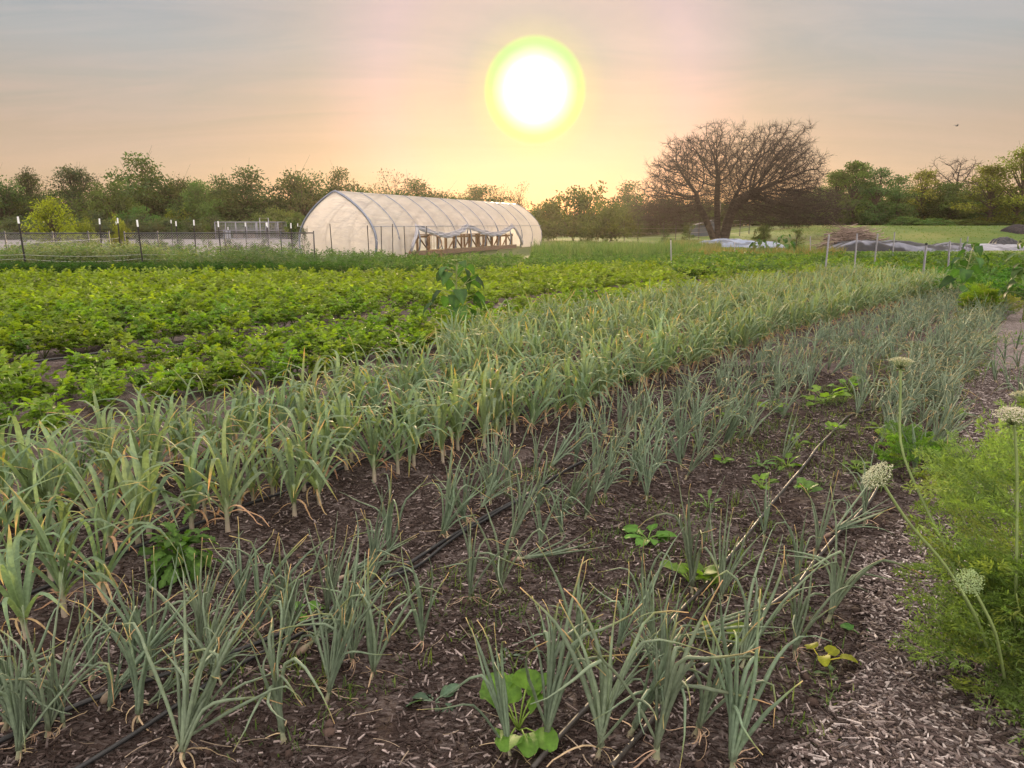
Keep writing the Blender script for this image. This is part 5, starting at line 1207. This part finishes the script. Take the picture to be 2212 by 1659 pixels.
def tree(key, px, top, wpx, D, label, group=None, zoff=0, rz=None, cat=None):
    name, a, b, H, Wd = KINDS[key]; X = xat(px, D); zb = float(terrain(X, D)) + zoff; zt = CAMH + (HOR - top) / (FPX / math.cos(PITCH)) * D * 1.0
    sz = (zt - zb) / H; sx = wpx / (FPX / math.cos(PITCH)) * D / Wd; rz = random.uniform(0, 6.28) if rz is None else rz
    o = thing(name, label, cat or {'broadleaf_tree': 'tree', 'cedar_tree': 'tree', 'young_tree': 'tree'}.get(name, name), (X, D, zb), rz, group); o.scale = (sx, sx, sz)
    link('trunk', b, o); link('crown', a, o); return o
random.seed(4)
LT = 'trees of the far left treeline'; RTR = 'trees of the far right treeline'
for a in [('roundC', 10, 372, 130, 92, 'leafy tree cut by the left edge of the picture'), ('cedarB', 72, 372, 105, 97, 'upright dark tree second from the left edge'), ('cedarA', 170, 369, 170, 94, 'dark wide cedar with layered branches in the left treeline'),
          ('roundB', 238, 394, 120, 90, 'paler green tree just right of the layered cedar'), ('roundA', 318, 348, 185, 99, 'tallest dark rounded tree of the left treeline'), ('roundC', 392, 372, 110, 101, 'dark tree leaning on the right shoulder of the tallest left tree'),
          ('roundB', 432, 394, 110, 90, 'olive tree right of the tallest left tree'), ('roundA', 490, 388, 120, 99, 'shadowy tree left of the wide dark oak'), ('roundA', 552, 372, 170, 95, 'wide dark oak above the wire kennel'),
          ('roundC', 658, 358, 135, 96, 'tall dark tree right of the wide dark oak with a feathery top'), ('roundA', 735, 374, 120, 100, 'dark tree directly behind the tunnel peak'), ('roundC', 800, 400, 130, 96, 'low dark tree behind the front half of the tunnel roof'),
          ('airy', 860, 362, 150, 112, 'half bare domed tree rising above the tunnel roof'), ('roundA', 900, 398, 150, 100, 'dark tree under the half bare domed tree'), ('roundC', 968, 405, 120, 102, 'dark tree behind the middle of the tunnel roof'), ('roundA', 1028, 408, 75, 104, 'small dark tree behind the far half of the tunnel roof'),
          ('airy', 1078, 396, 60, 92, 'loose small tree, left of two with gaps of sky, behind the tunnel end'), ('airy', 1118, 390, 75, 90, 'loose small tree, right of two with gaps of sky, behind the tunnel end')]:
    tree(*a, LT)
for i, px in enumerate(range(-40, 1130, 90)):
    tree(('roundA', 'roundC', 'roundB')[i % 3], px + 17 * (i % 2), 398 + 7 * (i * 5 % 4) + (10 if px > 600 else 0), 165, 106 + 3 * (i % 3), 'hazy tree filling the second rank of the left treeline, %s from the left edge' % ordinal(i), LT)
for i, px in enumerate(range(1740, 2260, 75)):
    tree(('roundC', 'roundA', 'tallC')[i % 3], px, 402 + 6 * (i * 3 % 4), 150, 103 + 2 * (i % 3), 'dark tree filling the second rank of the right treeline, %s from the bare tree' % ordinal(i), RTR)
for a in [('bushA', 1240, 386, 190, 74, 'large backlit shrub below the sun, right of the tunnel'), ('bushA', 1175, 422, 110, 78, 'shrub touching the far end of the tunnel'), ('bushA', 1320, 424, 130, 68, 'sunlit olive shrub right of the large backlit one'), ('roundA', 1352, 400, 120, 108, 'dark tree behind the sunlit olive shrub'),
          ('roundC', 1425, 418, 130, 110, 'low hazy tree left of the bare tree'), ('roundA', 1500, 432, 130, 112, 'low hazy tree behind the left side of the bare tree'), ('roundB', 1580, 440, 120, 110, 'low hazy tree directly behind the bare trunks'), ('roundA', 1650, 436, 120, 108, 'low hazy tree behind the right side of the bare tree')]:
    tree(*a, 'backlit trees and shrubs near the sun')
tree('bushA', 1695, 428, 105, 82, 'round brown green shrub right of the bare tree', 'backlit trees and shrubs near the sun')
for a in [('tallC', 1765, 408, 70, 90, 'slim tree half hidden by the right side of the bare tree'), ('tallA', 1800, 376, 75, 88, 'upright green tree at the left end of the right-hand grove'), ('tallA', 1842, 358, 95, 87, 'tall fresh green tree, tallest in the middle of the right-hand grove'), ('tallC', 1888, 372, 90, 85, 'bluish green tree right of the tallest in the right-hand grove'), ('tallC', 1935, 386, 80, 86, 'lower green tree at the right end of the right-hand grove'),
          ('tallB', 1985, 372, 85, 90, 'brownish thin-topped tree right of the right-hand grove'), ('roundB', 2045, 396, 120, 88, 'olive rounded tree under the small bare tree'), ('tallB', 2130, 362, 110, 80, 'yellow green tree with hanging branches near the right edge'), ('tallB', 2190, 326, 110, 78, 'tall yellow green tree at the right edge of the picture'), ('roundA', 2110, 400, 110, 96, 'dark tree showing behind the yellow green tree near the right edge'), ('roundA', 2225, 380, 110, 84, 'dark tree cut by the right edge of the picture'), ('tallC', 1865, 400, 110, 96, 'dark tree filling the back of the right-hand grove'), ('roundA', 1990, 410, 130, 100, 'dark tree behind the brownish thin-topped tree')]:
    tree(*a, RTR)
for a in [('bushD', 1960, 466, 80, 78, 'bright green hedge bush at the foot of the right-hand grove, left one'), ('bushD', 2010, 470, 90, 77, 'bright green hedge bush at the foot of the right-hand grove, right one'), ('bushA', 2085, 472, 100, 79, 'low brown bush right of the bright hedge bushes'), ('bushC', 2150, 478, 70, 78, 'low dark bush under the yellow green trees'),
          ('bushC', 30, 460, 130, 80, 'low grey green shrub at the left edge before the trees'), ('bushC', 235, 452, 130, 82, 'grey willowy shrub before the left treeline, left of centre'), ('bushC', 330, 458, 110, 84, 'grey willowy shrub right of the first before the left treeline'), ('bushD', 300, 440, 120, 88, 'fresh green shrub in front of the tallest left tree'), ('bushB', 395, 440, 90, 90, 'yellow olive shrub in front of the left treeline'), ('bushC', 440, 462, 100, 84, 'grey shrub left of the wire kennel'), ('bushA', 600, 440, 120, 88, 'dark shrub behind the wire kennel'), ('bushA', 650, 450, 80, 76, 'dark shrub left of the tunnel peak')]:
    tree(*a, 'shrubs at the foot of the trees')
tree('yshrub', 112, 433, 100, 36, 'bright yellow green young tree beside the chain link fence at the left'); tree('bushB', 185, 470, 70, 37, 'yellow green shrub right of the bright young tree'); tree('bushB', 255, 462, 60, 37, 'thin yellow green shrub beside the gap in the chain link fence')
for i, (px, top, w, D) in enumerate(((335, 496, 60, 33), (385, 508, 70, 34), (500, 512, 80, 34), (560, 508, 60, 33), (300, 505, 50, 31), (60, 505, 70, 32))):
    tree('bushC', px, top, w, D, 'low silvery weed bush in front of the gravel behind the fence, %s from the left' % ordinal((2, 3, 4, 5, 1, 0)[i]), 'weed bushes before the gravel')
tree('sapling', 447, 482, 22, 38, 'slim yellow green sapling left of the wire kennel on the gravel'); tree('sapling', 628, 478, 30, 33, 'small sapling left of the tunnel front'); tree('sapling', 655, 490, 20, 33, 'smaller sapling touching the tunnel front')
tree('sapling', 1491, 484, 42, 60, 'small round sapling left of the bare trunks'); tree('sapling', 1436, 496, 26, 60, 'pale wispy sapling left of the bare tree'); tree('bushA', 1651, 480, 46, 63, 'small dark round shrub on the lawn right of the bare trunks'); tree('sapling', 1723, 494, 34, 50, 'small dark sapling on the lawn left of the brush pile')

def bare_tree(name, label, origin, trunks, clouds, natt, step, kill, infl, tip, thr, seed, expo=2.35, twigs=3, tl=.5):
    """space colonisation: branches grow towards points filling the crown"""
    r = np.random.default_rng(seed); A = []
    for (c, s, w) in clouds:
        m_ = int(natt * w); v = norm(r.normal(0, 1, (m_, 3))); A.append(np.asarray(c) + np.clip(r.normal(0, .5, (m_, 3)), -1.1, 1.1) * np.asarray(s))
    A = np.concatenate(A); A = A[A[:, 2] > 1.4]
    N = []; par = []
    for tk in trunks:
        P = smooth_path(tk, max(3, int(np.sum(np.linalg.norm(np.diff(np.array(tk), axis=0), axis=1)) / step))); b = len(N)
        for i, p in enumerate(P): N.append(p); par.append(b + i - 1 if i else -1)
    N = np.array(N); par = list(par); best = np.full(len(A), 1e9); bi = np.zeros(len(A), int); alive = np.ones(len(A), bool); start = 0
    for it in range(130):
        new = N[start:]; d = np.linalg.norm(A[:, None] - new[None], axis=2); k = d.argmin(1); dm = d[np.arange(len(A)), k]; up_ = dm < best; best[up_] = dm[up_]; bi[up_] = k[up_] + start
        alive &= best > kill; act = alive & (best < infl); start = len(N)
        if not act.any(): break
        dirs = norm(A[act] - N[bi[act]]); acc = np.zeros((len(N), 3)); np.add.at(acc, bi[act], dirs); idx = np.unique(bi[act])
        nd = norm(acc[idx] + r.normal(0, .42, (len(idx), 3))); newp = N[idx] + nd * step
        N = np.concatenate([N, newp]); par += list(idx)
        if len(N) > 16000: break
    par = np.array(par); n = len(N); rad = np.zeros(n); kids = np.bincount(par[par >= 0], minlength=n); rad[kids == 0] = tip ** expo
    for i in range(n - 1, -1, -1):
        if par[i] >= 0: rad[par[i]] += rad[i] if rad[i] > 0 else tip ** expo
    rad = np.maximum(rad, tip ** expo) ** (1 / expo); M_ = par >= 0; i1 = np.where(M_)[0]; i0 = par[i1]
    o = thing(name, label, 'tree', origin); thick = rad[i1] > thr; bc = np.array([.055, .042, .036])
    for nm, sel in (('trunk', thick), ('branches', ~thick)):
        if not sel.any(): continue
        g = G(); P = np.stack([N[i0[sel]], N[i1[sel]] + (N[i1[sel]] - N[i0[sel]]) * .06], 1); Rd = np.stack([np.minimum(rad[i0[sel]], rad[i1[sel]] * 1.6), rad[i1[sel]]], 1)
        tubes(g, P, Rd, bc, 9 if nm == 'trunk' else 4); g.build(nm, M_BARK, o)
    tips = np.where(rad < tip * 2.2)[0]; nt_ = len(tips) * twigs; b = np.repeat(N[tips], twigs, 0); pd = np.repeat(norm(N[tips] - N[np.maximum(par[tips], 0)]), twigs, 0)
    d = norm(pd + r.normal(0, .55, (nt_, 3)) + [0, 0, .12]); L = r.uniform(.5, 1.2, (nt_, 1)) * tl
    P = np.stack([b, b + d * L * .5 + r.normal(0, .03, (nt_, 3)), b + d * L + r.normal(0, .07, (nt_, 3))], 1)
    g = G(); tubes(g, P, np.array([[tip * .8, tip * .6, tip * .35]]) * np.ones((nt_, 1)), bc * 1.1, 3); g.build('twigs', M_BARK, o)
    return o
D = 64; bx_ = xat(1556, D); k_ = D / (FPX / math.cos(PITCH))
def bt_(px, py, dy=0): return np.array([(px - 1556) * k_, dy, CAMH + (HOR - py) * k_])
bare_tree('bare_tree', 'big spreading bare tree with three dark trunks and a dense mesh of twigs', (bx_, D, float(terrain(bx_, D))),
  [[bt_(1545, 526, -.2), bt_(1532, 495, -.3), bt_(1515, 460, -.4), bt_(1500, 438, -.6), bt_(1493, 410, -.8)], [bt_(1553, 526, .1), bt_(1551, 480, .2), bt_(1547, 420, .3), bt_(1548, 380, .4)], [bt_(1566, 526, 0), bt_(1570, 490, 0), bt_(1580, 455, .2), bt_(1600, 430, .6), bt_(1630, 405, .8)], [bt_(1568, 500, -.2), bt_(1566, 470, -.6), bt_(1570, 440, -1.0), bt_(1578, 410, -1.6)]],
  [(bt_(1425, 402), (1.5, 2.6, 2.2), .09), (bt_(1468, 352), (1.7, 2.6, 2.3), .12), (bt_(1535, 335), (1.9, 3.0, 2.7), .15), (bt_(1600, 362), (2.3, 3.6, 2.9), .12), (bt_(1672, 335), (2.4, 3.2, 2.6), .19), (bt_(1725, 372), (1.9, 2.8, 2.2), .13), (bt_(1722, 446), (3.6, 3.2, 1.7), .40), (bt_(1660, 425), (3.0, 3.2, 1.6), .10), (bt_(1445, 452), (3.0, 2.8, 1.3), .10), (bt_(1550, 410), (3.0, 3.2, 2.0), .07)],
  6600, .22, .26, 2.6, .012, .10, 23, 2.05, 4, .6).scale = (.95, .95, .90)
D = 92; zt_ = float(terrain(xat(2060, D), D))
bare_tree('bare_tree', 'small bare grey tree rising behind the right-hand trees', (xat(2060, D), D, zt_), [[np.array([0, 0, -.1]), np.array([.1, 0, 2]), np.array([0, .1, 3.6])]], [(np.array([0, 0, 5.2]), (3.0, 2.6, 2.1), 1.0)], 420, .34, .45, 3.5, .02, .09, 9, 2.2, 2, .6)
# yellow weeds and twigs at the foot of the bare tree
HAZE = .00022
# ------------------------------------------------------------------ evening haze round the whole place
hm = bpy.data.materials.new('haze'); hm.use_nodes = True; ht = NT(hm.node_tree); ht.n.clear()
ho = ht.new('ShaderNodeOutputMaterial'); pv = ht.new('ShaderNodeVolumePrincipled')
pv.inputs['Color'].default_value = (1, .86, .72, 1); pv.inputs['Density'].default_value = HAZE; pv.inputs['Anisotropy'].default_value = .76
ht.l.new(pv.outputs[0], ho.inputs['Volume'])
g = G(); bar(g, [0, -45, 6.5], [0, 205, 6.5], 470, 20, (1, 1, 1)); hb = g.build('haze', hm, None, False); hb['kind'] = 'stuff'
